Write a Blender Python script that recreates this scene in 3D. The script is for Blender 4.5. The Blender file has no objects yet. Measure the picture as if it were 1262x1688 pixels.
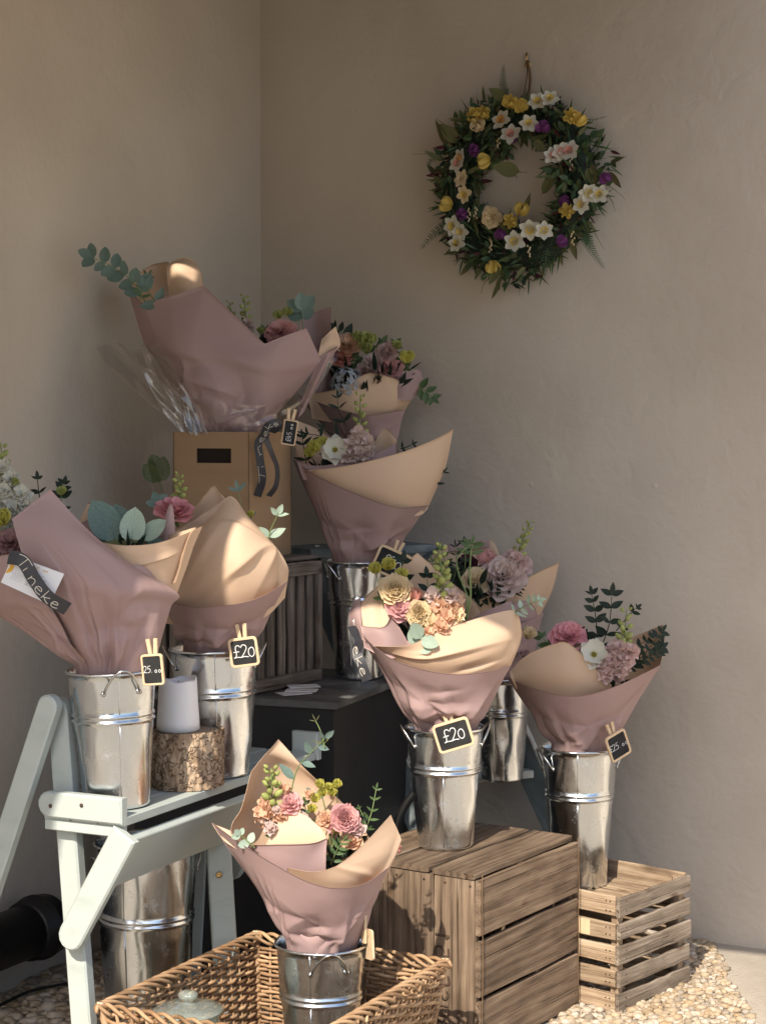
import bpy, math, random
import numpy as np
from mathutils import Vector, Matrix

# ------------------------------------------------------------------ camera
C = bpy.context.scene.collection
SC = bpy.context.scene
F_PX, W_PX, H_PX, HOR = 3000.0, 1262.0, 1688.0, 712.0
PITCH = math.atan((H_PX/2-HOR)/F_PX)
CAM = np.array([0.0, 0.0, 1.5])
cam_d = bpy.data.cameras.new('camera'); cam = bpy.data.objects.new('camera', cam_d); C.objects.link(cam)
cam.location = CAM; cam.rotation_euler = (math.pi/2-PITCH, 0, 0)
cam_d.sensor_fit = 'VERTICAL'; cam_d.sensor_height = 24.0; cam_d.lens = F_PX/H_PX*24.0
cam_d.clip_start = 0.05; cam_d.clip_end = 500
SC.camera = cam

# ------------------------------------------------------------------ sky, sun, exposure
SUN_H = np.array([0.34, 0.94]); SUN_H /= np.linalg.norm(SUN_H)      # horizontal travel of the light
SUN_EL = math.radians(42)
w = bpy.data.worlds.new('World'); SC.world = w; w.use_nodes = True
nt = w.node_tree; bg = nt.nodes['Background']
sky = nt.nodes.new('ShaderNodeTexSky'); sky.sky_type = 'NISHITA'; sky.sun_disc = False
sky.sun_elevation = SUN_EL; sky.sun_rotation = math.atan2(-SUN_H[0], -SUN_H[1])
sky.air_density = 1.0; sky.dust_density = 1.6; sky.ozone_density = 0.8
nt.links.new(sky.outputs[0], bg.inputs[0]); bg.inputs[1].default_value = 0.15
sd = bpy.data.lights.new('sun', 'SUN'); sun = bpy.data.objects.new('sun', sd); C.objects.link(sun)
sd.energy = 4.4; sd.angle = math.radians(0.6); sd.color = (1.0, 0.90, 0.76)
dv = Vector((SUN_H[0]*math.cos(SUN_EL), SUN_H[1]*math.cos(SUN_EL), -math.sin(SUN_EL)))
sun.rotation_euler = dv.to_track_quat('-Z', 'Y').to_euler(); sun.location = (-3, -6, 8)
SC.view_settings.view_transform = 'Standard'; SC.view_settings.look = 'None'
SC.view_settings.gamma = 1; SC.view_settings.exposure = 0.54
cy = SC.cycles; cy.use_adaptive_sampling = True; cy.adaptive_threshold = .02; cy.max_bounces = 6; cy.diffuse_bounces = 3; cy.glossy_bounces = 3; cy.transmission_bounces = 6; cy.transparent_max_bounces = 10; cy.caustics_reflective = False; cy.caustics_refractive = False

# ------------------------------------------------------------------ helpers
RND = random.Random(7)
def A(*v): return np.array(v, float)
def nrm(v):
    v = np.asarray(v, float); n = np.linalg.norm(v); return v/n if n > 1e-12 else v
def ray(px, py):
    a = (px-W_PX/2)/F_PX; b = (H_PX/2-py)/F_PX
    return np.array([a, math.cos(PITCH)+b*math.sin(PITCH), -math.sin(PITCH)+b*math.cos(PITCH)])
def at(px, py, Y):
    d = ray(px, py); return CAM + d*(Y/d[1])
# the back wall and the left wall meet in a corner
CORNER = A(-0.4, 6.0, 0); WB = nrm(A(0.888, -0.46, 0)); WL = nrm(A(-0.46, -0.888, 0)); NB = WL.copy(); NL = WB.copy()
def on_wall(px, py, off):
    d = ray(px, py); p0 = CORNER+NB*off; t = np.dot(p0-CAM, NB)/np.dot(d, NB); return CAM+d*t

def tag(o, label=None, cat=None, group=None, kind=None):
    if label: o['label'] = label
    if cat: o['category'] = cat
    if group: o['group'] = group
    if kind: o['kind'] = kind
    return o
def thing(name, loc, label, cat, group=None):
    o = bpy.data.objects.new(name, None); C.objects.link(o); o.location = tuple(loc); o.empty_display_size = .05
    return tag(o, label, cat, group)
def root_loc(p):
    L = np.zeros(3)
    while p is not None:
        L = L+np.array(p.location); p = p.parent
    return L
def link_mesh(name, me, parent=None, mats=()):
    o = bpy.data.objects.new(name, me); C.objects.link(o)
    o.rotation_mode = 'QUATERNION'
    if parent is not None: o.parent = parent
    return o
class MB:
    """collects faces; build() links them as one mesh object"""
    def __init__(s): s.v = []; s.f = []; s.m = []; s.sm = []; s.n = 0
    def add(s, verts, faces, mi=0, smooth=True):
        verts = np.asarray(verts, float).reshape(-1, 3); b = s.n
        s.v.append(verts); s.n += len(verts)
        for f in faces: s.f.append([i+b for i in f]); s.m.append(mi); s.sm.append(smooth)
        return s
    def box(s, c, ex, ey, ez, sx, sy, sz, mi=0):
        c = np.asarray(c, float); P = []
        for k in (-1, 1):
            for j in (-1, 1):
                for i in (-1, 1): P.append(c+ex*i*sx/2+ey*j*sy/2+ez*k*sz/2)
        return s.add(P, [(0,2,3,1),(4,5,7,6),(0,1,5,4),(2,6,7,3),(0,4,6,2),(1,3,7,5)], mi, False)
    def tube(s, pts, r, n=6, mi=0, cap=True, closed=False):
        P = np.asarray(pts, float); k = len(P); rr = np.full(k, r, float) if np.isscalar(r) else np.asarray(r, float)
        T = np.zeros_like(P)
        for i in range(k):
            a = P[(i-1) % k] if (closed or i > 0) else P[i]; b = P[(i+1) % k] if (closed or i < k-1) else P[i]
            T[i] = nrm(b-a)
        up = A(0,0,1) if abs(T[0][2]) < .9 else A(1,0,0)
        x = nrm(np.cross(up, T[0])); V = []
        for i in range(k):
            x = nrm(x-T[i]*np.dot(x, T[i])); y = np.cross(T[i], x)
            for j in range(n):
                a = 2*math.pi*j/n; V.append(P[i]+(x*math.cos(a)+y*math.sin(a))*rr[i])
        F = []
        for i in range(k if closed else k-1):
            i2 = (i+1) % k
            for j in range(n): F.append((i*n+j, i*n+(j+1) % n, i2*n+(j+1) % n, i2*n+j))
        if cap and not closed:
            F.append(tuple(range(n-1, -1, -1))); F.append(tuple((k-1)*n+j for j in range(n)))
        return s.add(V, F, mi)
    def lathe(s, c, prof, n=48, mi=0, axis=None, close=False):
        c = np.asarray(c, float); V = []; F = []; k = len(prof)
        for (r, z) in prof:
            for j in range(n):
                a = 2*math.pi*j/n
                p = A(math.cos(a)*r, math.sin(a)*r, z)
                if axis is not None: p = axis[0]*p[0]+axis[1]*p[1]+axis[2]*p[2]
                V.append(c+p)
        rng = k if close else k-1
        for i in range(rng):
            i2 = (i+1) % k
            for j in range(n): F.append((i*n+j, i*n+(j+1) % n, i2*n+(j+1) % n, i2*n+j))
        if not close:
            if prof[0][0] > 1e-6: F.append(tuple(range(n-1, -1, -1)))
            if prof[-1][0] > 1e-6: F.append(tuple((k-1)*n+j for j in range(n)))
        return s.add(V, F, mi)
    def mesh(s, name, mats, origin=None):
        V = np.vstack(s.v) if s.v else np.zeros((0,3))
        if origin is not None: V = V-np.asarray(origin)
        me = bpy.data.meshes.new(name); me.from_pydata(V.tolist(), [], s.f)
        if not isinstance(mats, (list, tuple)): mats = [mats]
        for m in mats: me.materials.append(m)
        me.polygons.foreach_set('material_index', s.m); me.polygons.foreach_set('use_smooth', s.sm)
        me.update(); return me
    def build(s, name, mats, parent=None, origin=None):
        """world coordinates in; stored relative to the parent (and to origin if one is given)"""
        L = root_loc(parent) if parent is not None else np.zeros(3)
        o3 = np.asarray(origin, float) if origin is not None else (L if parent is not None else np.zeros(3))
        o = link_mesh(name, s.mesh(name, mats, o3), parent)
        o.location = tuple(o3-L)
        return o
def place(name, me, parent, loc, ydir, zdir, scale=1.0):
    """shared mesh, local Y along ydir, local Z near zdir"""
    o = link_mesh(name, me, parent); L = root_loc(parent) if parent is not None else np.zeros(3)
    y = nrm(ydir); z = np.asarray(zdir, float); z = nrm(z-y*np.dot(z, y)); x = np.cross(y, z)
    M = Matrix(((x[0], y[0], z[0]), (x[1], y[1], z[1]), (x[2], y[2], z[2]))).to_4x4()
    o.matrix_basis = Matrix.Translation(Vector(np.asarray(loc, float)-L)) @ M @ Matrix.Diagonal(Vector((scale, scale, scale, 1) if np.isscalar(scale) else (*scale, 1)))
    return o
def jit(r, a): return A(r.uniform(-a, a), r.uniform(-a, a), r.uniform(-a, a))
def catmull(P, n):
    P = np.asarray(P, float); k = len(P)
    if k == 1: return np.repeat(P, n, 0)
    Q = np.vstack([2*P[0]-P[1], P, 2*P[-1]-P[-2]]); out = []
    for i in range(n):
        t = i/(n-1)*(k-1); j = min(int(t), k-2); u = t-j
        p0, p1, p2, p3 = Q[j], Q[j+1], Q[j+2], Q[j+3]
        out.append(.5*((2*p1)+(-p0+p2)*u+(2*p0-5*p1+4*p2-p3)*u*u+(-p0+3*p1-3*p2+p3)*u**3))
    return np.array(out)

# ------------------------------------------------------------------ materials
M = {}
def N(t, ty, **kw):
    n = t.nodes.new(ty)
    for k, v in kw.items(): setattr(n, k, v)
    return n
def mat(name, c1, c2=None, scale=8, rough=.6, metal=0.0, spec=.35, bump=0, bscale=60, stretch=(1,1,1), transl=0, detail=5,
        c3=None, lo=.35, hi=.65, coord='Object', rvar=0, bdist=.003, rand=0, trans=0, ior=1.45, sss=0):
    m = bpy.data.materials.new(name); m.use_nodes = True; t = m.node_tree; p = t.nodes['Principled BSDF']; L = t.links.new
    p.inputs['Roughness'].default_value = rough; p.inputs['Metallic'].default_value = metal
    p.inputs['Specular IOR Level'].default_value = spec; p.inputs['IOR'].default_value = ior
    p.inputs['Transmission Weight'].default_value = trans
    p.inputs['Base Color'].default_value = (*c1, 1)
    if sss: p.inputs['Subsurface Weight'].default_value = sss; p.inputs['Subsurface Radius'].default_value = (.02, .012, .008)
    tc = N(t, 'ShaderNodeTexCoord'); mp = N(t, 'ShaderNodeMapping'); mp.inputs['Scale'].default_value = stretch
    L(tc.outputs[coord], mp.inputs[0]); vec = mp.outputs[0]
    if rand:
        oi = N(t, 'ShaderNodeObjectInfo'); ad = N(t, 'ShaderNodeVectorMath', operation='ADD'); ml = N(t, 'ShaderNodeMath', operation='MULTIPLY')
        ml.inputs[1].default_value = 37.0; L(oi.outputs['Random'], ml.inputs[0]); L(vec, ad.inputs[0]); L(ml.outputs[0], ad.inputs[1]); vec = ad.outputs[0]
    col = None
    if c2 is not None:
        n = N(t, 'ShaderNodeTexNoise'); n.inputs['Scale'].default_value = scale; n.inputs['Detail'].default_value = detail; n.inputs['Roughness'].default_value = .6
        L(vec, n.inputs['Vector'])
        r = N(t, 'ShaderNodeValToRGB'); e = r.color_ramp.elements
        e[0].position = lo; e[0].color = (*c1, 1); e[1].position = hi; e[1].color = (*c2, 1)
        if c3 is not None: q = e.new((lo+hi)/2); q.color = (*c3, 1)
        L(n.outputs[0], r.inputs[0]); col = r.outputs[0]
        if rand:
            hs = N(t, 'ShaderNodeHueSaturation'); mr = N(t, 'ShaderNodeMapRange'); mr.inputs['To Min'].default_value = 1-rand; mr.inputs['To Max'].default_value = 1+rand
            L(oi.outputs['Random'], mr.inputs[0]); L(mr.outputs[0], hs.inputs['Value']); L(col, hs.inputs['Color']); col = hs.outputs[0]
        L(col, p.inputs['Base Color'])
        if rvar:
            mr2 = N(t, 'ShaderNodeMapRange'); mr2.inputs['To Min'].default_value = max(0, rough-rvar); mr2.inputs['To Max'].default_value = rough+rvar
            L(n.outputs[0], mr2.inputs[0]); L(mr2.outputs[0], p.inputs['Roughness'])
    if bump:
        n2 = N(t, 'ShaderNodeTexNoise'); n2.inputs['Scale'].default_value = bscale; n2.inputs['Detail'].default_value = 4
        L(vec, n2.inputs['Vector']); b = N(t, 'ShaderNodeBump'); b.inputs['Strength'].default_value = bump; b.inputs['Distance'].default_value = bdist
        L(n2.outputs[0], b.inputs['Height']); L(b.outputs[0], p.inputs['Normal'])
    if transl:
        tr = N(t, 'ShaderNodeBsdfTranslucent'); mx = N(t, 'ShaderNodeMixShader'); mx.inputs[0].default_value = transl
        if col is not None: L(col, tr.inputs[0])
        else: tr.inputs[0].default_value = (*c1, 1)
        L(p.outputs[0], mx.inputs[1]); L(tr.outputs[0], mx.inputs[2]); L(mx.outputs[0], t.nodes['Material Output'].inputs[0])
    M[name] = m; return m

mat('plaster', (.48,.42,.35), (.60,.535,.455), scale=1.1, rough=.85, spec=.2, bump=.35, bscale=45, bdist=.005, detail=3, lo=.3, hi=.7)
# a second, broad trowel relief on the plaster
def trowel():
    t = M['plaster'].node_tree; L = t.links.new; p = t.nodes['Principled BSDF']; b0 = [n for n in t.nodes if n.type == 'BUMP'][0]
    tc = [n for n in t.nodes if n.type == 'TEX_COORD'][0]
    v = N(t, 'ShaderNodeTexNoise'); v.inputs['Scale'].default_value = 9; v.inputs['Detail'].default_value = 3; v.inputs['Distortion'].default_value = .8
    L(tc.outputs['Object'], v.inputs['Vector']); b = N(t, 'ShaderNodeBump'); b.inputs['Strength'].default_value = .22; b.inputs['Distance'].default_value = .02
    L(v.outputs[0], b.inputs['Height']); L(b0.outputs[0], b.inputs['Normal']); L(b.outputs[0], p.inputs['Normal'])
trowel()
mat('mauve', (.395,.272,.262), (.425,.297,.285), scale=4, rough=.55, spec=.25, transl=.10, detail=2)
mat('peach', (.74,.53,.37), (.77,.565,.405), scale=4, rough=.55, spec=.25, transl=.20, detail=2)
mat('zinc', (.60,.64,.67), (.77,.80,.82), scale=5, rough=.17, metal=1, stretch=(1,1,.25), rvar=.10, bump=.04, bscale=9, bdist=.004, rand=.06)
def spangle():
    t = M['zinc'].node_tree; L = t.links.new; p = t.nodes['Principled BSDF']; tc = [n for n in t.nodes if n.type == 'TEX_COORD'][0]; src = p.inputs['Base Color'].links[0].from_socket
    rsrc = p.inputs['Roughness'].links[0].from_socket
    v = N(t, 'ShaderNodeTexVoronoi'); v.inputs['Scale'].default_value = 70; L(tc.outputs['Object'], v.inputs['Vector']); sp = N(t, 'ShaderNodeSeparateColor'); L(v.outputs['Color'], sp.inputs[0])
    a = N(t, 'ShaderNodeMath', operation='MULTIPLY_ADD'); a.inputs[1].default_value = .07; L(sp.outputs[0], a.inputs[0]); L(rsrc, a.inputs[2])
    # dried water marks and dust
    n = N(t, 'ShaderNodeTexNoise'); n.inputs['Scale'].default_value = 34; n.inputs['Detail'].default_value = 5; n.inputs['Roughness'].default_value = .7; L(tc.outputs['Object'], n.inputs['Vector'])
    r = N(t, 'ShaderNodeValToRGB'); r.color_ramp.elements[0].position = .57; r.color_ramp.elements[1].position = .70; L(n.outputs[0], r.inputs[0])
    b = N(t, 'ShaderNodeMath', operation='MULTIPLY_ADD'); b.inputs[1].default_value = .22; L(r.outputs[0], b.inputs[0]); L(a.outputs[0], b.inputs[2]); L(b.outputs[0], p.inputs['Roughness'])
    mx = N(t, 'ShaderNodeMix', data_type='RGBA'); ml = N(t, 'ShaderNodeMath', operation='MULTIPLY'); ml.inputs[1].default_value = .35; L(r.outputs[0], ml.inputs[0]); L(ml.outputs[0], mx.inputs[0]); L(src, mx.inputs[6]); mx.inputs[7].default_value = (.80,.79,.76,1); L(mx.outputs[2], p.inputs['Base Color'])
spangle()
mat('wire', (.55,.55,.54), rough=.25, metal=1)
def wood(name, dark, mid, light, rand=.14, grain=1.0):
    m = bpy.data.materials.new(name); m.use_nodes = True; t = m.node_tree; p = t.nodes['Principled BSDF']; L = t.links.new
    tc = N(t, 'ShaderNodeTexCoord'); oi = N(t, 'ShaderNodeObjectInfo'); ml = N(t, 'ShaderNodeMath', operation='MULTIPLY'); ml.inputs[1].default_value = 23.0; L(oi.outputs['Random'], ml.inputs[0])
    ad = N(t, 'ShaderNodeVectorMath', operation='ADD'); L(tc.outputs['Object'], ad.inputs[0]); L(ml.outputs[0], ad.inputs[1])
    def noise(sc, stretch, det, dist=0):
        mp = N(t, 'ShaderNodeMapping'); mp.inputs['Scale'].default_value = stretch; L(ad.outputs[0], mp.inputs[0])
        n = N(t, 'ShaderNodeTexNoise'); n.inputs['Scale'].default_value = sc; n.inputs['Detail'].default_value = det; n.inputs['Distortion'].default_value = dist; L(mp.outputs[0], n.inputs['Vector']); return n
    # cathedral figure: growth rings cut by the board, stretched along it
    mp = N(t, 'ShaderNodeMapping'); mp.inputs['Scale'].default_value = (1.1, 9, 9); L(ad.outputs[0], mp.inputs[0])
    wv = N(t, 'ShaderNodeTexWave', wave_type='BANDS', bands_direction='Y'); wv.inputs['Scale'].default_value = 1.3; wv.inputs['Distortion'].default_value = 14; wv.inputs['Detail'].default_value = 3; wv.inputs['Detail Scale'].default_value = .55; L(mp.outputs[0], wv.inputs[0])
    fine = noise(6, (.9, 34, 34), 5, .6); blot = noise(9, (.8, 1.8, 1.8), 5)
    r = N(t, 'ShaderNodeValToRGB'); e = r.color_ramp.elements; e[0].position = .12; e[0].color = (*dark, 1); e[1].position = .92; e[1].color = (*light, 1); q = e.new(.5); q.color = (*mid, 1)
    s1 = N(t, 'ShaderNodeMath', operation='MULTIPLY'); s1.inputs[1].default_value = .17; L(wv.outputs['Fac'], s1.inputs[0])
    s2 = N(t, 'ShaderNodeMath', operation='MULTIPLY_ADD'); s2.inputs[1].default_value = .80*grain; L(fine.outputs[0], s2.inputs[0]); L(s1.outputs[0], s2.inputs[2])
    f2 = noise(6, (1.6, 95, 95), 3, .3); s2b = N(t, 'ShaderNodeMath', operation='MULTIPLY_ADD'); s2b.inputs[1].default_value = .55; L(f2.outputs[0], s2b.inputs[0]); L(s2.outputs[0], s2b.inputs[2]); s2 = N(t, 'ShaderNodeMath', operation='SUBTRACT'); s2.inputs[1].default_value = .275; L(s2b.outputs[0], s2.inputs[0])
    s3 = N(t, 'ShaderNodeMath', operation='MULTIPLY_ADD'); s3.inputs[1].default_value = .75; L(blot.outputs[0], s3.inputs[0]); L(s2.outputs[0], s3.inputs[2])
    s4 = N(t, 'ShaderNodeMath', operation='SUBTRACT'); s4.inputs[1].default_value = .36; L(s3.outputs[0], s4.inputs[0]); L(s4.outputs[0], r.inputs[0])
    hs = N(t, 'ShaderNodeHueSaturation'); mr = N(t, 'ShaderNodeMapRange'); mr.inputs['To Min'].default_value = 1-rand; mr.inputs['To Max'].default_value = 1+rand
    L(oi.outputs['Random'], mr.inputs[0]); L(mr.outputs[0], hs.inputs['Value']); L(r.outputs[0], hs.inputs['Color']); L(hs.outputs[0], p.inputs['Base Color'])
    crk = noise(5, (.5, 30, 30), 2, .3); cr = N(t, 'ShaderNodeValToRGB'); cr.color_ramp.elements[0].position = .335; cr.color_ramp.elements[0].color = (.25,.22,.20,1); cr.color_ramp.elements[1].position = .375; cr.color_ramp.elements[1].color = (1,1,1,1); L(crk.outputs[0], cr.inputs[0])
    mpk = N(t, 'ShaderNodeMapping'); mpk.inputs['Scale'].default_value = (5.5, 13, 13); L(ad.outputs[0], mpk.inputs[0]); kv = N(t, 'ShaderNodeTexVoronoi'); kv.inputs['Scale'].default_value = 1.0; L(mpk.outputs[0], kv.inputs['Vector'])
    kr = N(t, 'ShaderNodeValToRGB'); e = kr.color_ramp.elements; e[0].position = .04; e[0].color = (.30,.22,.17,1); e[1].position = .15; e[1].color = (1,1,1,1); q = e.new(.09); q.color = (.62,.52,.45,1); L(kv.outputs['Distance'], kr.inputs[0])
    m1 = N(t, 'ShaderNodeMix', data_type='RGBA', blend_type='MULTIPLY'); m1.inputs[0].default_value = .8; L(hs.outputs[0], m1.inputs[6]); L(cr.outputs[0], m1.inputs[7])
    m2 = N(t, 'ShaderNodeMix', data_type='RGBA', blend_type='MULTIPLY'); m2.inputs[0].default_value = .75; L(m1.outputs[2], m2.inputs[6]); L(kr.outputs[0], m2.inputs[7]); L(m2.outputs[2], p.inputs['Base Color'])
    hh = N(t, 'ShaderNodeMath', operation='MULTIPLY_ADD'); hh.inputs[1].default_value = .5; L(cr.outputs[0], hh.inputs[0]); L(s2.outputs[0], hh.inputs[2])
    b = N(t, 'ShaderNodeBump'); b.inputs['Strength'].default_value = .7; b.inputs['Distance'].default_value = .003; L(hh.outputs[0], b.inputs['Height']); L(b.outputs[0], p.inputs['Normal'])
    p.inputs['Roughness'].default_value = .82; p.inputs['Specular IOR Level'].default_value = .2; M[name] = m
wood('crate_wood', (.085,.058,.040), (.225,.162,.112), (.43,.345,.255), .18, .62)
wood('pale_wood', (.20,.135,.085), (.44,.33,.225), (.62,.50,.375), .16, .6)
wood('grey_crate', (.09,.068,.050), (.23,.185,.143), (.42,.355,.29), .12)
wood('grey_wood', (.055,.043,.035), (.155,.128,.107), (.30,.255,.22), .15)
mat('stencil', (.05,.035,.025), (.11,.07,.045), scale=30, rough=.8)
mat('black_paint', (.022,.022,.024), (.032,.032,.034), scale=4, rough=.5, spec=.35, bump=.05, bscale=40)
mat('slate_top', (.06,.06,.062), (.20,.20,.195), scale=6, rough=.55, spec=.3, bump=.1, bscale=40)
mat('cardboard', (.33,.215,.125), (.37,.245,.145), scale=3, rough=.85, spec=.15, bump=.08, bscale=120, bdist=.001, stretch=(1,1,6))
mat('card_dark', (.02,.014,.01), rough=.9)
mat('sage', (.36,.41,.385), (.47,.515,.49), scale=7, rough=.5, spec=.35, bump=.15, bscale=60, bdist=.0012, rand=.03, c3=(.44,.49,.465), lo=.22, hi=.6, detail=6, stretch=(1,1,2.5), coord='Object')
mat('old_paint', (.15,.185,.19), (.33,.355,.34), scale=3, rough=.7, spec=.25, bump=.25, bscale=25, c3=(.20,.235,.24), lo=.38, hi=.72, stretch=(2,8,8))
mat('worn_paint', (.19,.13,.085), (.60,.60,.55), scale=14, rough=.7, spec=.25, bump=.3, bscale=30, c3=(.52,.52,.48), lo=.36, hi=.6)
def bark():
    mat('bark', (.22,.15,.10), (.56,.44,.32), scale=30, rough=.9, spec=.1, c3=(.41,.29,.195), stretch=(1,1,.6), detail=4, lo=.3, hi=.68)
    t = M['bark'].node_tree; L = t.links.new; p = t.nodes['Principled BSDF']; src = p.inputs['Base Color'].links[0].from_socket; tc = [n for n in t.nodes if n.type == 'TEX_COORD'][0]
    nz = N(t, 'ShaderNodeTexNoise'); nz.inputs['Scale'].default_value = 40; L(tc.outputs['Object'], nz.inputs['Vector']); mxv = N(t, 'ShaderNodeMix', data_type='VECTOR'); mxv.inputs[0].default_value = .06
    L(tc.outputs['Object'], mxv.inputs[4]); L(nz.outputs['Color'], mxv.inputs[5]); mp = N(t, 'ShaderNodeMapping'); mp.inputs['Scale'].default_value = (1,1,.35); L(mxv.outputs[1], mp.inputs[0])
    vo = N(t, 'ShaderNodeTexVoronoi', feature='DISTANCE_TO_EDGE'); vo.inputs['Scale'].default_value = 46; L(mp.outputs[0], vo.inputs['Vector'])
    r = N(t, 'ShaderNodeValToRGB'); e = r.color_ramp.elements; e[0].position = .0; e[0].color = (.38,.31,.26,1); e[1].position = .05; e[1].color = (1,1,1,1); L(vo.outputs[0], r.inputs[0])
    mx = N(t, 'ShaderNodeMix', data_type='RGBA', blend_type='MULTIPLY'); mx.inputs[0].default_value = .7; L(src, mx.inputs[6]); L(r.outputs[0], mx.inputs[7]); L(mx.outputs[2], p.inputs['Base Color'])
    b = N(t, 'ShaderNodeBump'); b.inputs['Strength'].default_value = 1; b.inputs['Distance'].default_value = .006; L(r.outputs[0], b.inputs['Height']); L(b.outputs[0], p.inputs['Normal'])
bark()
mat('wax', (.84,.82,.82), rough=.45, spec=.3, sss=.35)
mat('willow', (.22,.125,.065), (.50,.34,.20), scale=6, rough=.5, spec=.35, rand=.22, c3=(.36,.225,.125))
mat('willow_cut', (.78,.66,.47), rough=.6)
def glassy():
    m = bpy.data.materials.new('glass'); m.use_nodes = True; t = m.node_tree; L = t.links.new; t.nodes.remove(t.nodes['Principled BSDF'])
    g = N(t, 'ShaderNodeBsdfGlossy'); g.inputs['Roughness'].default_value = .04; tr = N(t, 'ShaderNodeBsdfTransparent'); tr.inputs[0].default_value = (.86,.93,.89,1); df = N(t, 'ShaderNodeBsdfDiffuse'); df.inputs[0].default_value = (.80,.86,.80,1)
    lw = N(t, 'ShaderNodeLayerWeight'); lw.inputs[0].default_value = .5; pw = N(t, 'ShaderNodeMath', operation='POWER'); pw.inputs[1].default_value = 2.5; L(lw.outputs['Facing'], pw.inputs[0])
    mm = N(t, 'ShaderNodeMath', operation='MULTIPLY_ADD'); mm.inputs[1].default_value = .8; mm.inputs[2].default_value = .10; L(pw.outputs[0], mm.inputs[0])
    m1 = N(t, 'ShaderNodeMixShader'); m1.inputs[0].default_value = .20; L(tr.outputs[0], m1.inputs[1]); L(df.outputs[0], m1.inputs[2])
    m2 = N(t, 'ShaderNodeMixShader'); L(mm.outputs[0], m2.inputs[0]); L(m1.outputs[0], m2.inputs[1]); L(g.outputs[0], m2.inputs[2]); L(m2.outputs[0], t.nodes['Material Output'].inputs[0]); M['glass'] = m
glassy()
mat('ribbon', (.03,.03,.036), (.045,.045,.052), scale=30, rough=.38, spec=.5)
mat('ribbon_ink', (.72,.66,.56), rough=.4)
mat('chalkboard', (.018,.018,.019), (.04,.04,.04), scale=18, rough=.75, spec=.2)
mat('chalk', (.75,.75,.74), rough=.9, spec=.1)
mat('tag_wood', (.62,.45,.28), (.70,.53,.35), scale=6, rough=.6, spec=.25, stretch=(1,8,8))
mat('card', (.80,.80,.82), rough=.55)
mat('gold', (.75,.42,.06), rough=.5)
mat('print_grey', (.45,.46,.52), rough=.6)
mat('pipe', (.009,.009,.010), (.014,.014,.015), scale=8, rough=.42, spec=.4)
mat('cable', (.01,.01,.01), rough=.5)
mat('ground', (.35,.31,.255), (.47,.425,.36), scale=3, rough=.9, spec=.15, bump=.8, bscale=90, bdist=.006, detail=9, c3=(.41,.365,.305))
mat('pebble', (.25,.18,.11), (.50,.42,.32), scale=.9, rough=.75, spec=.25, coord='Generated', bump=.3, bscale=40, c3=(.40,.31,.205), detail=2, stretch=(60,60,60))
def island(name, ramp):
    t = M[name].node_tree; L = t.links.new; g = N(t, 'ShaderNodeNewGeometry'); r = N(t, 'ShaderNodeValToRGB'); e = r.color_ramp.elements
    e[0].color = (*ramp[0], 1); e[1].color = (*ramp[-1], 1)
    for i, c in enumerate(ramp[1:-1]): q = e.new((i+1)/(len(ramp)-1)); q.color = (*c, 1)
    mx = N(t, 'ShaderNodeMix', data_type='RGBA', blend_type='MULTIPLY'); mx.inputs[0].default_value = .6
    p = t.nodes['Principled BSDF']; src = p.inputs['Base Color'].links[0].from_socket
    L(g.outputs['Random Per Island'], r.inputs[0]); L(r.outputs[0], mx.inputs[6]); L(src, mx.inputs[7]); L(mx.outputs[2], p.inputs['Base Color'])
island('pebble', [(.75,.66,.52),(.50,.40,.28),(.85,.80,.72),(.66,.50,.32),(.90,.86,.80),(.40,.36,.31),(.80,.68,.50)])
mat('brass', (.55,.36,.16), rough=.35, metal=1)
mat('twine', (.16,.10,.055), rough=.9)
mat('far_wall', (.38,.34,.29), (.46,.42,.36), scale=2, rough=.9); mat('far_roof', (.10,.075,.06), (.16,.11,.085), scale=4, rough=.9)
mat('roof_board', (.13,.095,.065), (.20,.145,.10), scale=4, rough=.85)
# leaves and petals
def leafmat(n, a, b, **k): mat(n, a, b, scale=k.pop('scale', 25), rough=k.pop('rough', .5), spec=.3, transl=k.pop('transl', .15), rand=k.pop('rand', .12), **k)
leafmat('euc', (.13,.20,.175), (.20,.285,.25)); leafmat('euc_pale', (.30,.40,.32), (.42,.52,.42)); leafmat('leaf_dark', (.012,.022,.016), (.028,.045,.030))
leafmat('leaf', (.06,.105,.04), (.11,.17,.07)); leafmat('leaf_olive', (.11,.12,.05), (.16,.165,.075)); leafmat('stem', (.16,.22,.08), (.22,.29,.12))
leafmat('leaf_bronze', (.10,.065,.030), (.10,.115,.045)); leafmat('bud_green', (.27,.31,.09), (.42,.45,.16)); leafmat('fern', (.055,.105,.06), (.09,.15,.085))
def pet(n, a, b, **k): mat(n, a, b, scale=k.pop('scale', 40), rough=.6, spec=.2, transl=k.pop('transl', .32), rand=k.pop('rand', .06), **k)
pet('p_pink', (.72,.36,.37), (.80,.52,.50)); pet('p_hot', (.72,.30,.36), (.78,.44,.46)); pet('p_coral', (.74,.32,.26), (.78,.42,.35)); pet('p_pale', (.68,.53,.49), (.77,.64,.59))
pet('p_blush', (.68,.48,.46), (.77,.60,.56)); pet('p_cream', (.80,.62,.36), (.84,.74,.55)); pet('p_white', (.68,.67,.58), (.76,.75,.67)); pet('p_peach', (.76,.45,.30), (.80,.58,.42))
pet('p_lime', (.52,.50,.08), (.66,.62,.20)); pet('p_yellow', (.70,.50,.10), (.76,.62,.22)); pet('p_purple', (.18,.05,.19), (.27,.09,.27)); pet('p_orange', (.72,.32,.07), (.75,.45,.14))
pet('p_blue', (.42,.48,.55), (.56,.60,.64)); pet('p_dusty', (.40,.22,.22), (.50,.31,.30)); pet('p_centre', (.16,.10,.02), (.30,.24,.04)); pet('p_wine', (.07,.02,.035), (.12,.04,.05))
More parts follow.
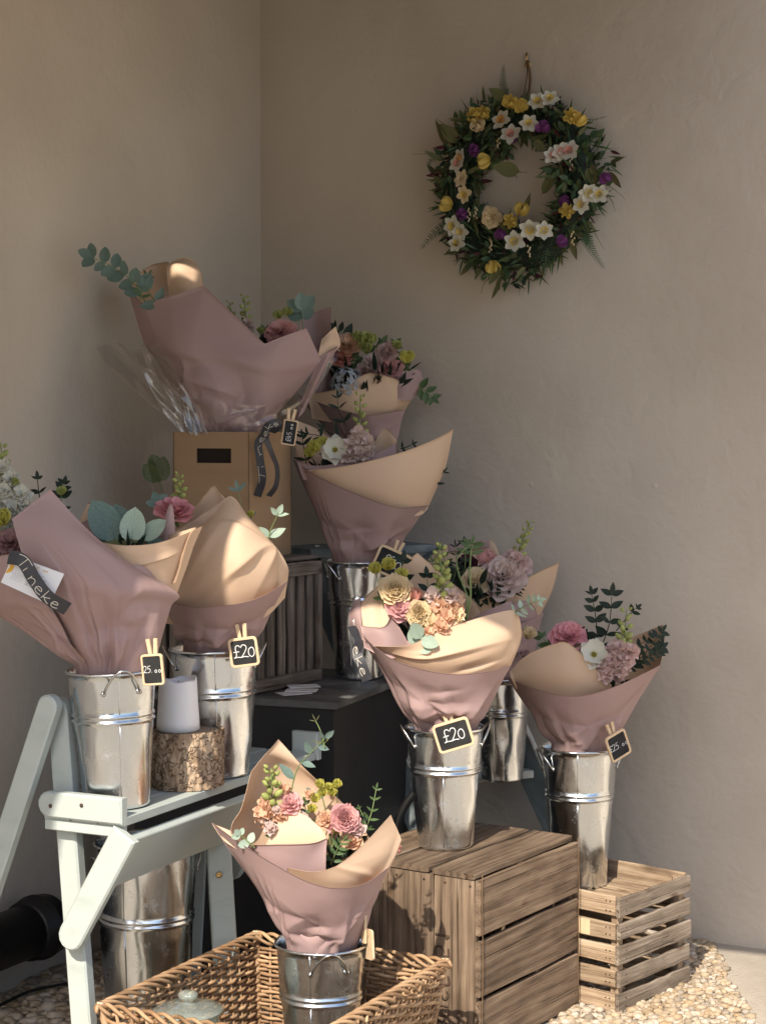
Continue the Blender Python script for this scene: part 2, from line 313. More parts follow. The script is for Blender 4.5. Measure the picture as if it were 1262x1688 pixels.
# clear film
def film():
    m = bpy.data.materials.new('clear_film'); m.use_nodes = True; t = m.node_tree; L = t.links.new; t.nodes.remove(t.nodes['Principled BSDF'])
    g = N(t, 'ShaderNodeBsdfGlossy'); g.inputs['Roughness'].default_value = .10; g.inputs[0].default_value = (.92,.86,.80,1)
    tr = N(t, 'ShaderNodeBsdfTransparent'); tr.inputs[0].default_value = (.95,.95,.95,1); mx = N(t, 'ShaderNodeMixShader')
    fr = N(t, 'ShaderNodeLayerWeight'); fr.inputs[0].default_value = .5
    pw = N(t, 'ShaderNodeMath', operation='POWER'); pw.inputs[1].default_value = 3.0; L(fr.outputs['Facing'], pw.inputs[0])
    mm = N(t, 'ShaderNodeMath', operation='MULTIPLY_ADD'); mm.inputs[1].default_value = .6; mm.inputs[2].default_value = .10
    L(pw.outputs[0], mm.inputs[0])
    L(mm.outputs[0], mx.inputs[0]); L(tr.outputs[0], mx.inputs[1]); L(g.outputs[0], mx.inputs[2]); L(mx.outputs[0], t.nodes['Material Output'].inputs[0])
    M['film'] = m
film()

# ------------------------------------------------------------------ structure: walls, ground, roof overhang
EZ = A(0,0,1)
def wall(name, d, n, length, back=0.0):
    mb = MB(); c = CORNER+d*(length-back)/2-n*.11+EZ*1.9
    mb.box(c, d, n, EZ, length+back, .22, 3.8)
    o = mb.build(name, M['plaster']); tag(o, kind='structure'); return o
wall('wall_back', WB, NB, 6.0, .22); wall('wall_left', WL, NL, 5.4)
wb_ = bpy.data.objects['wall_back']; wl_ = bpy.data.objects['wall_left']
for (px, py) in ((875,798),(1078,800)):
    mb = MB(); q = on_wall(px, py, -.001); mb.lathe(q, [(.013,0),(.009,.0012),(.004,.0022),(0,.0024)], 14, 0, (WB, EZ, NB)); mb.build('plaster_bump', M['plaster'], wb_)
for (px, py) in ():
    d = ray(px, py); q = CAM+d*(np.dot(CORNER-CAM, NL)/np.dot(d, NL)); mb = MB(); mb.lathe(q, [(.013,0),(.008,.0008),(0,.0012)], 14, 0, (WL, EZ, NL)); mb.build('plaster_bump', M['plaster'], wl_)
g = MB(); g.add([(-60,-60,0),(60,-60,0),(60,60,0),(-60,60,0)], [(0,1,2,3)], 0, False)
tag(g.build('ground', M['ground']), kind='structure')
# unseen roof overhang keeping sun off the upper wall, edge stepped to place sun patches: outline in sun-aligned (u across, s along) coordinates
CT = 1/math.tan(SUN_EL)
def roof_pt(u, s):
    z = 2.45+.25*(s-5.3); q = s-CT*z; return A(SUN_H[1]*u+SUN_H[0]*q, -SUN_H[0]*u+SUN_H[1]*q, z)     # sloped to dim the top of the wall: low at the eave, rising behind
r_ = MB()
def roof_piece(outline):
    rp = [roof_pt(*q) for q in outline]; k = len(rp)
    r_.add(rp+[q+EZ*.03 for q in rp], [tuple(range(k-1,-1,-1)), tuple(range(k,2*k))]+[(i,(i+1)%k,(i+1)%k+k,i+k) for i in range(k)], 0, False)
RU = -.56           # roof cut short just right of view so the sky brightens that side
h0, h1, g0, g1 = -2.285, -2.222, 6.70, 6.785          # small gap added to drop a sun spot on the curled paper
roof_piece([(-6,3.3),(-2.10,3.45),(-1.98,4.15),(-1.86,4.45),(-1.78,4.62),(-1.74,5.40),(-1.45,5.50),(-1.15,5.48),(-1.0,5.24),(RU,5.22),(RU,g0),(-6,g0)])
roof_piece([(-6,g1),(RU,g1),(RU,12.5),(-6,12.5)]); roof_piece([(-6,g0),(h0,g0),(h0,g1),(-6,g1)]); roof_piece([(h1,g0),(RU,g0),(RU,g1),(h1,g1)])
tag(r_.build('roof_overhang', M['roof_board']), kind='structure')

# unseen buildings added behind the viewer as dark shapes for the zinc to reflect
for i, (x, y, w_, d_, h_, wins) in enumerate(((-7.5,-8.5,5.0,3.0,2.3,((-1.8,1.0,2.0),(.2,1.2,1.2),(2.0,1.0,1.2))), (1.5,-10.0,5.0,3.0,2.6,((-2.4,1.1,1.3),(-.4,1.3,2.2),(1.9,1.1,1.3))))):
    bd_ = thing('barn', A(x,y,0), ['shaded low barn across the yard behind the viewer, seen only mirrored in zinc','taller shaded house across the yard behind the viewer, seen only mirrored in zinc'][i], 'building')
    mb = MB(); mb.box(A(x,y-d_/2,h_/2), A(1,0,0), A(0,1,0), EZ, w_, d_, h_); mb.build('wall', M['far_wall'], bd_)
    mb = MB(); a, b = x-w_/2-.3, x+w_/2+.3; P = [(a,y+.3,h_-.05),(b,y+.3,h_-.05),(b,y-d_/2,h_+.8),(a,y-d_/2,h_+.8),(a,y-d_-.3,h_-.05),(b,y-d_-.3,h_-.05)]; mb.add(P, [(0,1,2,3),(3,2,5,4),(0,3,4),(1,5,2),(0,4,5,1)], 0, False); mb.build('roof', M['far_roof'], bd_)
    for (wx, ww, wh) in wins:
        mb = MB(); mb.box(A(x+wx,y+.0,(1.0+wh/2) if wh < 1.9 else wh/2+.02), A(1,0,0), A(0,1,0), EZ, ww, .06, wh); mb.build('window' if wh < 1.9 else 'door', M['black_paint'], bd_)

# gravel: one heap of small stones along the two walls
def icostone(rg):
    t = (1+5**.5)/2
    V = np.array([(-1,t,0),(1,t,0),(-1,-t,0),(1,-t,0),(0,-1,t),(0,1,t),(0,-1,-t),(0,1,-t),(t,0,-1),(t,0,1),(-t,0,-1),(-t,0,1)], float)/1.9
    Fc = [(0,11,5),(0,5,1),(0,1,7),(0,7,10),(0,10,11),(1,5,9),(5,11,4),(11,10,2),(10,7,6),(7,1,8),(3,9,4),(3,4,2),(3,2,6),(3,6,8),(3,8,9),(4,9,5),(2,4,11),(6,2,10),(8,6,7),(9,8,1)]
    V = V*np.array([[rg.uniform(.75,1.25) for _ in range(3)] for _ in range(12)]); return V, Fc
def gravel(name, region, n, seed, rmin, rmax):
    rg = random.Random(seed); mb = MB(); made = 0
    while made < n:
        X, Y = region(rg)
        if X is None: continue
        r = rg.uniform(rmin, rmax)*rg.choice((.7,1,1,1.25)); V, Fc = icostone(rg); a = rg.uniform(0, 6.28); ca, sa = math.cos(a), math.sin(a)
        V = V*np.array([r*rg.uniform(1,1.5), r, r*rg.uniform(.5,.75)]); V = V@np.array([[ca,sa,0],[-sa,ca,0],[0,0,1]])
        mb.add(V+A(X, Y, r*rg.uniform(.15,.5)), Fc); made += 1
    o = mb.build(name, M['pebble']); tag(o, kind='stuff'); return o
def reg_right(rg):
    a = rg.uniform(.55, 2.2); b = abs(rg.gauss(0, .27)); p = CORNER+WB*a+NB*(b+.01)
    if p[0] < .28 or p[0] > .96: return None, None
    lim = .62 if p[0] < .82 else max(.03, .58-(p[0]-.82)*2.6)
    if b > lim+rg.uniform(0,.08): return None, None
    return p[0], p[1]
def reg_front(rg):
    return rg.uniform(.42, .95), rg.uniform(4.35, 4.9)
def reg_left(rg):
    a = rg.uniform(.5, 2.4); b = abs(rg.gauss(0, .25)); p = CORNER+WL*a+NL*(b+.01); return p[0], p[1]
o = gravel('gravel', reg_right, 4200, 1, .004, .0125); tag(o, 'golden sunlit gravel strewn at the foot of the wall by the slatted crate', 'gravel')
def reg_front2(rg):
    X, Y = reg_front(rg)
    if rg.random() < max(0, (X-.72)*4+ (4.6-Y)*1.5-.2): return None, None
    return X, Y
o = gravel('gravel', reg_front2, 2400, 3, .004, .0125); tag(o, 'pale gravel around the bottom of the slatted crate', 'gravel')
o = gravel('gravel', reg_left, 2200, 2, .007, .019); tag(o, 'dark shaded gravel under the black pipe by the left wall', 'gravel')

# ------------------------------------------------------------------ plank builder
def plank(parent, name, c, ex, ey, ez, sx, sy, sz, m, rg, wob=.0015, seg=5):
    """one board, long axis ex; edges slightly uneven and chamfered; its own local frame so the grain follows it"""
    xs = np.linspace(-sx/2, sx/2, seg+1); ch = min(.0022, sz*.22, sy*.22); V = []; F = []
    for x in xs:
        dy = rg.uniform(-wob, wob); dz = rg.uniform(-wob, wob)*.5
        hy, hz = sy/2+dy, sz/2+dz*.4
        for (y, z) in ((-hy+ch,-hz),(hy-ch,-hz),(hy,-hz+ch),(hy,hz-ch),(hy-ch,hz),(-hy+ch,hz),(-hy,hz-ch),(-hy,-hz+ch)): V.append((x, y, z+dz))
    for i in range(seg):
        for j in range(8): F.append((i*8+j, (i+1)*8+j, (i+1)*8+(j+1)%8, i*8+(j+1)%8))
    F.append(tuple(range(8))); F.append(tuple(seg*8+j for j in range(7,-1,-1)))
    mb = MB(); mb.add(V, F, 0, False); me = mb.mesh(name, m)
    o = link_mesh(name, me, parent); L = root_loc(parent) if parent is not None else np.zeros(3)
    ex, ey, ez = nrm(ex), nrm(ey), nrm(ez)
    if np.dot(np.cross(ex, ey), ez) < 0: ez = -ez
    Mx = Matrix(((ex[0],ey[0],ez[0]),(ex[1],ey[1],ez[1]),(ex[2],ey[2],ez[2]))).to_4x4()
    o.matrix_basis = Matrix.Translation(Vector(np.asarray(c, float)-L)) @ Mx
    return o
def nails(parent, pts, n, r=.003):
    mb = MB(); n = nrm(n); x = nrm(np.cross(n, A(.3,.2,1))); y = np.cross(n, x)
    for p in pts: mb.lathe(p, [(r,-.001),(r,.0006),(0,.0012)], 8, 0, (x,y,n))
    o = mb.build('nails', M['stencil'], parent); o['kind'] = 'stuff'; return o

# ------------------------------------------------------------------ the big crate standing on end
rg = random.Random(11)
CA = A(.231,4.276,0); CE = nrm(A(.276,.414,0)); CN = nrm(A(-.832,.555,0)); CH = .448; CLn = .497; CWd = .40
crate = thing('wooden_crate', CA+CE*CLn/2+CN*CWd/2, 'big brown wooden crate with stencilled front, a single bucket standing on its sunlit top', 'crate')
T_ = .014
def cpt(e, n, z): return CA+CE*e+CN*n+EZ*z
# end panel facing the camera: upright boards, grain vertical
nx = [0, .1335, .267, .40]
for i in range(3):
    wd = nx[i+1]-nx[i]-.0012
    plank(crate, 'board', cpt(.012, (nx[i]+nx[i+1])/2+ (T_*.5 if i == 0 else 0), (CH-T_)/2), EZ, CN, CE, CH-T_-.004, wd-(T_ if i == 0 else 0), .018, M['crate_wood'], rg)
    plank(crate, 'board', cpt(CLn-.012, (nx[i]+nx[i+1])/2+(T_*.5 if i == 0 else 0), (CH-T_)/2), EZ, CN, CE, CH-T_-.004, wd-(T_ if i == 0 else 0), .018, M['crate_wood'], rg)
# side boards (right face), ends flush with the front end panel
zs = [(.008,.142),(.152,.288),(.300,.436)]
for (z0, z1) in zs:
    plank(crate, 'board', cpt(CLn/2, T_/2, (z0+z1)/2), CE, EZ, CN, CLn, z1-z0, T_, M['crate_wood'], rg, .002)
    plank(crate, 'board', cpt(CLn/2, CWd+T_/2+.001, (z0+z1)/2), CE, EZ, CN, CLn, z1-z0, T_, M['crate_wood'], rg, .002)
# top boards
tw = [(.016,.135),(.147,.268),(.280,.40)]
for (a, b) in tw: plank(crate, 'board', cpt(CLn/2, (a+b)/2, CH-T_/2+.001), CE, CN, EZ, CLn, b-a, T_, M['crate_wood'], rg, .002)
nails(crate, [cpt(.002, nn, CH-.03) for nn in (.03,.10,.16,.24,.3,.37)], -CE)
nails(crate, [cpt(e, -.0005, z) for z in (.04,.11,.19,.26,.33,.40) for e in (.012, CLn-.012)], -CN)
# iron strapping wire at the two corners of the right face
for e in (.004, CLn-.003):
    wmb = MB(); wmb.tube([cpt(e+rg.uniform(-.002,.002), -.004+rg.uniform(-.001,.001), z) for z in np.linspace(.01, CH+.002, 9)], .0013, 5); wmb.build('binding_wire', M['twine'], crate)
# stencil letters on the front board (read turned on their side, half lost)
STN = {'H': [[(0,0),(0,1)],[(.55,0),(.55,1)],[(0,.5),(.55,.5)]], 'O': [[(.3,0),(.05,.2),(.05,.8),(.3,1),(.55,.8),(.55,.2),(.3,0)]], 'U': [[(0,1),(0,.2),(.28,0),(.55,.2),(.55,1)]],
       'S': [[(.55,.9),(.3,1),(.03,.8),(.1,.55),(.5,.42),(.55,.18),(.3,0),(0,.1)]], 'E': [[(.5,1),(0,1),(0,0),(.5,0)],[(0,.5),(.42,.5)]], '5': [[(.5,1),(.05,1),(.02,.55),(.35,.6),(.55,.35),(.4,.03),(0,.06)]], '1': [[(.1,.8),(.28,1),(.28,0)]]}
def strokes(mb, text, font, f, size, r, adv=.85, mi=0):
    """lay pen strokes on a surface: f(u,v) gives a world point"""
    x = 0
    for ch in text:
        if ch == ' ': x += size*.5; continue
        for st in font[ch]: 
            pts = catmull([A(p[0],p[1],0) for p in st], max(2, 4*len(st))) if len(st) > 2 else [A(st[0][0],st[0][1],0), A(st[-1][0],st[-1][1],0)]
            mb.tube([f(x+p[0]*size, p[1]*size) for p in pts], r, 5, mi)
        x += size*adv
for i, ch in enumerate('HOUSE 51'):
    if ch == ' ': continue
    smb = MB(); x0 = .015+i*.042*.92-(.010 if i > 5 else 0); strokes(smb, ch, STN, lambda u, v: cpt(.0028, .128-v*.9, x0+u), .042, .0036, .92)
    V = np.vstack(smb.v); d0 = (V-cpt(.0026,0,0))@CE; V = V-np.outer(d0, CE)*.86; smb.v = [V]      # flattened on to the board
    smb.build('stencil_letter', M['stencil'], crate)

# ------------------------------------------------------------------ the small slatted crate
rg = random.Random(12)
SA = A(.606,4.64,0); SU = nrm(A(-.76,.65,0)); SV = nrm(A(.65,.76,0)); SH = .307; SUn = .37; SVn = .325
sc = thing('slatted_crate', SA+SU*SUn/2+SV*SVn/2, 'small slatted crate with open gaps standing on gravel near the wall', 'crate')
def spt(u, v, z): return SA+SU*u+SV*v+EZ*z
rows = [(.004,.052),(.066,.113),(.128,.176),(.190,.236),(.252,.305)]
for (z0, z1) in rows:
    zc = (z0+z1)/2; h = z1-z0; dz = rg.uniform(-.003,.003)
    plank(sc, 'slat', spt(SUn/2, -.006, zc+dz), SU, EZ, SV, SUn-.004, h, .011, M['pale_wood'], rg, .0018)
    plank(sc, 'slat', spt(-.006, SVn/2, zc-dz), SV, EZ, SU, SVn+.022+rg.uniform(-.006,.010), h*rg.uniform(.86,1.0), .011, M['grey_crate'], rg, .002, 9)
    plank(sc, 'slat', spt(SUn/2, SVn+.006, zc), SU, EZ, SV, SUn-.004, h, .011, M['pale_wood'], rg, .0018)
    plank(sc, 'slat', spt(SUn+.006, SVn/2, zc), SV, EZ, SU, SVn+.022, h, .011, M['pale_wood'], rg, .0018)
for (u, v) in ((.014,.014),(SUn-.014,.014),(.014,SVn-.014),(SUn-.014,SVn-.014)):
    plank(sc, 'corner_post', spt(u, v, .15), EZ, SU, SV, .296, .024, .024, M['pale_wood'], rg)
for i in range(6):
    v = .035+i*.051
    plank(sc, 'slat', spt(SUn/2, v, .258), SU, SV, EZ, SUn-.03, .040, .008, M['pale_wood'], rg)
nails(sc, [spt(u, -.0118, z) for (z0, z1) in rows for z in (z0+.014, z1-.014) for u in (.018, .030)], -SV, .0022)
nails(sc, [spt(-.0118, v, z) for (z0, z1) in rows for z in (z0+.014, z1-.014) for v in (.02,)], -SU, .0022)
mb = MB(); mb.box(spt(.115, -.0122, .213), SU, EZ, SV, .07, .040, .0006); lab = mb.build('paper_sticker', M['tag_wood'], sc)

# ------------------------------------------------------------------ black box plinth, grey crate, cardboard box
BX = A(-.124,4.72,0); BR = nrm(A(.344,.94,0)); BLd = nrm(A(-.94,.344,0)); BH = .797
box = thing('black_plinth', BX+BR*.3+BLd*.3, 'tall matt black box with a worn slate-grey top, a grey slatted crate standing on it', 'plinth')
mb = MB(); mb.box(BX+BR*.30+BLd*.30+EZ*(BH-.022)/2, BR, BLd, EZ, .585, .585, BH-.022); mb.build('cabinet_body', M['black_paint'], box)
plank(box, 'top_board', BX+BR*.30+BLd*.30+EZ*(BH-.010), BR, BLd, EZ, .62, .62, .018, M['slate_top'], rg)
rg = random.Random(13)
GP = A(-.375,4.815,BH); GF = nrm(A(.52,.853,0)); GD = nrm(A(-.853,.52,0)); GL, GH, GDn = .365, .345, .36
gc = thing('grey_crate', GP+GF*GL/2+GD*GDn/2, 'weathered grey crate of upright slats on the black box, under the cardboard box', 'crate')
def gpt(a, d, z): return GP+GF*a+GD*d+EZ*z
for d, s in ((0, -1), (GDn, 1)):
    for i in range(7):
        a = .035+i*.049; plank(gc, 'slat', gpt(a+rg.uniform(-.003,.003), d, GH/2), EZ, GF, GD, GH-.006, .036, .010, M['grey_wood'], rg, .002)
    for z in (.020, GH-.022): plank(gc, 'rail', gpt(GL/2, d-.0105*(-s)*-1 if False else d+s*.0105, z), GF, EZ, GD, GL, .036, .011, M['grey_wood'], rg)
    for a in (.014, GL-.014): plank(gc, 'corner_post', gpt(a, d+s*.0115, GH/2), EZ, GF, GD, GH-.080, .028, .012, M['grey_wood'], rg)
for i in range(6):
    plank(gc, 'slat', gpt(-.008, .03+i*.06, GH/2), EZ, GD, GF, GH-.01, .045, .010, M['grey_wood'], rg, .002)
    plank(gc, 'slat', gpt(GL+.008, .03+i*.06, GH/2), EZ, GD, GF, GH-.01, .045, .010, M['grey_wood'], rg, .002)
for i in range(5): plank(gc, 'top_board', gpt(GL/2, .036+i*.072, GH+.006), GF, GD, EZ, GL+.01, .066, .012, M['grey_wood'], rg, .002)
CBZ = BH+GH+.0125; CBX = A(-.363,4.93,0); CL_ = nrm(A(-.9,.43,0)); CR_ = nrm(A(.43,.9,0)); CW, CHt = .24, 1.5-CBZ
cb = thing('cardboard_box', CBX+CL_*CW/2+CR_*CW/2+EZ*CBZ, 'brown cardboard carrier box with a hand slot, holding the tallest bouquet', 'box')
def bpt(l, r, z): return CBX+CL_*l+CR_*r+EZ*(CBZ+z)
t = .004; s0, s1, z0, z1 = .055, .165, CHt-.085, CHt-.045
def sidepanel(p, q, hole=False, name='side_panel'):
    """panel spanned by p(a,z) over a in 0..CW; thickness inwards by q"""
    mb = MB()
    rects = [(0,CW,0,CHt)] if not hole else [(0,s0,0,CHt),(s1,CW,0,CHt),(s0,s1,0,z0),(s0,s1,z1,CHt)]
    for (a,b,c,d) in rects:
        P = [p(a,c),p(b,c),p(b,d),p(a,d)]; mb.add(P+[x+q*t for x in P], [(0,1,2,3),(7,6,5,4),(0,4,5,1),(1,5,6,2),(2,6,7,3),(3,7,4,0)], 0, False)
    return mb.build(name, M['cardboard'], cb)
sidepanel(lambda a, z: bpt(a, 0, z), CR_, True, 'front_panel'); sidepanel(lambda a, z: bpt(0, a, z), CL_)
sidepanel(lambda a, z: bpt(a, CW, z), -CR_); sidepanel(lambda a, z: bpt(CW, a, z), -CL_)
mb = MB(); mb.box(bpt(CW/2, CW/2, .004), CL_, CR_, EZ, CW-.01, CW-.01, .006); mb.build('bottom_panel', M['cardboard'], cb)
mb = MB(); mb.box(bpt(CW/2, .010, CHt*.5), CL_, CR_, EZ, CW-.012, .004, CHt*.96); mb.build('inner_liner', M['card_dark'], cb)  # near-black sheet behind the hand slot, standing in for the shade inside
for (n_, l0, r0, dl, dr) in (('fold_flap', 0, 0, CL_, CR_), ('fold_flap', 0, 0, CR_, CL_)):
    pass
# loose cards on the plinth
for i, (px, py, a) in enumerate(((500,1136,.25),(497,1141,-.1),(484,1144,.5))):
    p = at(px, py, 4.9); d = ray(px, py); p = CAM+d*((BH+.0005-1.5)/d[2]); e = A(math.cos(a), math.sin(a), 0); f = A(-math.sin(a), math.cos(a), 0)
    mb = MB(); mb.box(p+EZ*(.0022+.003*(2-i)), e, f, EZ, .085, .055, .0022); o = mb.build('printed_card', M['card'])
    tag(o, ['top card of the loose pile on the black box', 'middle white card in the loose pile on the black box', 'lowest white card sticking out of the loose pile on the black box'][i], 'card', 'loose cards on the black box')

# ------------------------------------------------------------------ old step ladder behind
ld = thing('step_ladder', A(.2,5.4,0), 'old blue-grey painted step ladder with worn white edges behind the buckets', 'ladder')
rg = random.Random(14)
def stile_line(p, q, z): k = (z-p[2])/(q[2]-p[2]); return p+(q-p)*k
Lp, Lq = A(.034,5.30,.535), A(-.144,5.45,.935); Rp, Rq = A(.452,5.45,.468), A(.129,5.60,1.186)
def board(parent, name, p, q, wdir, w_, t_, m): 
    d = nrm(q-p); wv = nrm(wdir-d*np.dot(wdir, d)); tv = np.cross(d, wv)
    return plank(parent, name, (p+q)/2, d, wv, tv, np.linalg.norm(q-p), w_, t_, m, rg)
side = nrm(A(-.85,.52,0))
for (p, q) in ((Lp, Lq), (Rp, Rq)):
    a, b = stile_line(p, q, .012), stile_line(p, q, 1.135)
    st = board(ld, 'stile', a, b, side, .085, .024, M['old_paint'])
    d = nrm(b-a); wv = nrm(side-d*np.dot(side, d)); board(ld, 'worn_edge', a-wv*.0445, b-wv*.0445, side, .004, .0245, M['worn_paint'])
for z in (.22,.487,.76,1.02):
    a, b = stile_line(Lp, Lq, z), stile_line(Rp, Rq, z); d = nrm(b-a); a2, b2 = a+d*.010, b-d*.010
    fw = nrm(np.cross(d, EZ)); fw = fw if np.dot(fw, side) > 0 else -fw
    st = plank(ld, 'step', (a2+b2)/2+fw*.02-EZ*.012, d, fw, EZ, np.linalg.norm(b2-a2), .12, .022, M['worn_paint'], rg)
a, b = stile_line(Lp, Lq, 1.14), stile_line(Rp, Rq, 1.14)
plank(ld, 'top_platform', (a+b)/2+side*.05+EZ*.0, b-a, side, EZ, np.linalg.norm(b-a)+.05, .22, .026, M['old_paint'], rg)
for (p, q, dx) in ((Lp, Lq, -.10), (Rp, Rq, -.02)):
    top = stile_line(p, q, 1.12)+side*.12; bot = top+A(-.06 if dx < -.05 else .0, .05, 0); bot[2] = .012; bot[:2] = top[:2]+side[:2]*.05
    board(ld, 'rear_leg', bot, top, side, .045, .02, M['worn_paint'])

# ------------------------------------------------------------------ pale green folding plant stand
rg = random.Random(15)
SO = A(-.543,3.80,0); SL_ = nrm(A(.382,.798,0)); SP = nrm(A(-.902,.432,0)); SZ = .690     # origin: front corner, along, inwards, shelf top
stand = thing('folding_plant_stand', SO+SL_*.4+SP*.15, 'pale sage green folding plant stand with rounded legs and one flap hanging down', 'plant stand')
def fpt(l, p, z): return SO+SL_*l+SP*p+EZ*z
def rounded_bar(name, a, b, wv, tv, w_, t_, r0=True, r1=True, seg=8, parent=stand, m='sage'):
    """flat bar from a to b with half-round ends; wv width direction, tv thickness direction"""
    d = nrm(b-a); L = np.linalg.norm(b-a); wv = nrm(wv-d*np.dot(wv, d)); tv = nrm(np.cross(d, wv)) if tv is None else nrm(tv)
    pts = []; h = w_/2; bev = .004
    def arc(c, s, inset):
        return [(c+s*math.cos(t)*(h-inset), math.sin(t)*(h-inset)*1.0) for t in (np.linspace(-math.pi/2, math.pi/2, seg) if s > 0 else np.linspace(math.pi/2, -math.pi/2, seg))]
    def ring(inset):
        q = []
        q += arc(L-h, 1, inset) if r1 else [(L-inset, -h+inset), (L-inset, h-inset)]
        q += [(x, y) for x, y in arc(h, -1, inset)] if r0 else [(inset, h-inset), (inset, -h+inset)]
        return q
    V = []; rings = [(bev, t_/2), (0, t_/2-bev), (0, -t_/2+bev), (bev, -t_/2)]
    for ins, z in rings:
        for (x, y) in ring(ins): V.append((x, y, z))
    k = len(ring(0)); F = [tuple(range(k)), tuple(3*k+i for i in range(k-1,-1,-1))]
    for q in range(3):
        for i in range(k): F.append((q*k+i, (q+1)*k+i, (q+1)*k+(i+1)%k, q*k+(i+1)%k))
    ax = np.array([d, wv, tv]); P = np.array(V)@ax+a; mb = MB(); mb.add(P, F, 0, False); return mb.build(name, M[m], parent)
# near end frame: front post and rear leg crossing at the top, arm rail, shelf bearer
post_top = at(98,1150,3.93); post_bot = at(139,1688,3.90); d = nrm(post_bot-post_top); post_bot = post_top+d*((post_top[2]-.003)/-d[2])
rounded_bar('front_leg', post_bot, post_top, SP, None, .052, .030, False, True)
lt = at(84,1160,3.885); k_ = .36; lb = lt+SP*k_; lb[2] = .003
rounded_bar('rear_leg', lb, lt+nrm(lt-lb)*.02, SP, None, .050, .028, False, True)
rounded_bar('arm_rail', fpt(0,.215,.702), fpt(0,0,.702), EZ, None, .056, .026, True, False)
# shelf boards run along the stand
for i, p in enumerate((.033,.103,.173)):
    plank(stand, 'shelf_board', fpt(.43, p, SZ-.011), SL_, SP, EZ, .86, .066, .020, M['sage'], rg, .0004)
plank(stand, 'shelf_bearer', fpt(.016, .11, SZ-.034), SP, SL_, EZ, .19, .03, .024, M['sage'], rg, .0003)
rounded_bar('arm_rail', fpt(.885,.075,.702), fpt(.885,0,.702), EZ, None, .070, .026, False, False)
plank(stand, 'back_rail', fpt(.36, .25, .735), SL_, EZ, SP, .46, .055, .018, M['sage'], rg, .0004)
# far end legs
p1, p2 = at(360,1395,4.30), at(373,1610,4.27); d = nrm(p2-p1); a = p1-d*.10; b = p1+d*((p1[2]-.003)/-d[2])
fl = rounded_bar('front_leg', b, a, SL_*.3+A(1,0,0), None, .058, .028, False, True)
mb = MB(); bp = at(361,1442,4.273); mb.lathe(bp, [(.0075,-.004),(.0075,.002),(.004,.003),(0,.0015)], 12, 0, (A(1,0,0),EZ,A(0,-1,0))); mb.build('bolt', M['brass'], stand)
rounded_bar('rear_leg', at(318,1680,4.62), at(332,1390,4.58), A(1,0,0), None, .03, .02, False, True)
# hanging flap: side bar and wide board
h0 = fpt(0,-.004,.655); h1 = fpt(0,.150,.395)
rounded_bar('flap_bar', h1, h0, SP, None, .062, .024, True, False)
fd = nrm(h1-h0); fn = nrm(np.cross(fd, SL_)); fn = fn if fn[1] < 0 else -fn
bc = h0+fd*.085+SL_*.30+fn*.000
plank(stand, 'flap_board', h0+fd*.078+SL_*.345+fn*.004, SL_, fd, fn, .66, .130, .020, M['sage'], rg, .0004)
rounded_bar('flap_bar', h1+SL_*.68, h0+SL_*.68, SP, None, .055, .022, True, False)
for (l, q) in ((.028,.035),(.030,.110)):
    scr = MB(); scr.lathe(h0+fd*q+SL_*l+fn*.0145, [(.0045,-.001),(.0045,.001),(0,.0015)], 10, 0, (SL_,fd,fn)); scr.build('screw', M['stencil'], stand)
for (l, pz, hz) in ((-.0135,.10,.708),(-.0135,.18,.700)):
    scr = MB(); scr.lathe(fpt(l,pz,hz), [(.0045,-.001),(.0045,.001),(0,.0015)], 10, 0, (SP,EZ,-SL_)); scr.build('screw', M['stencil'], stand)
hg = MB(); hg.box(h0+fd*.055+SL_*.006+fn*.016, SL_, fd, fn, .022, .060, .004); hg.build('hinge_block', M['sage'], stand)

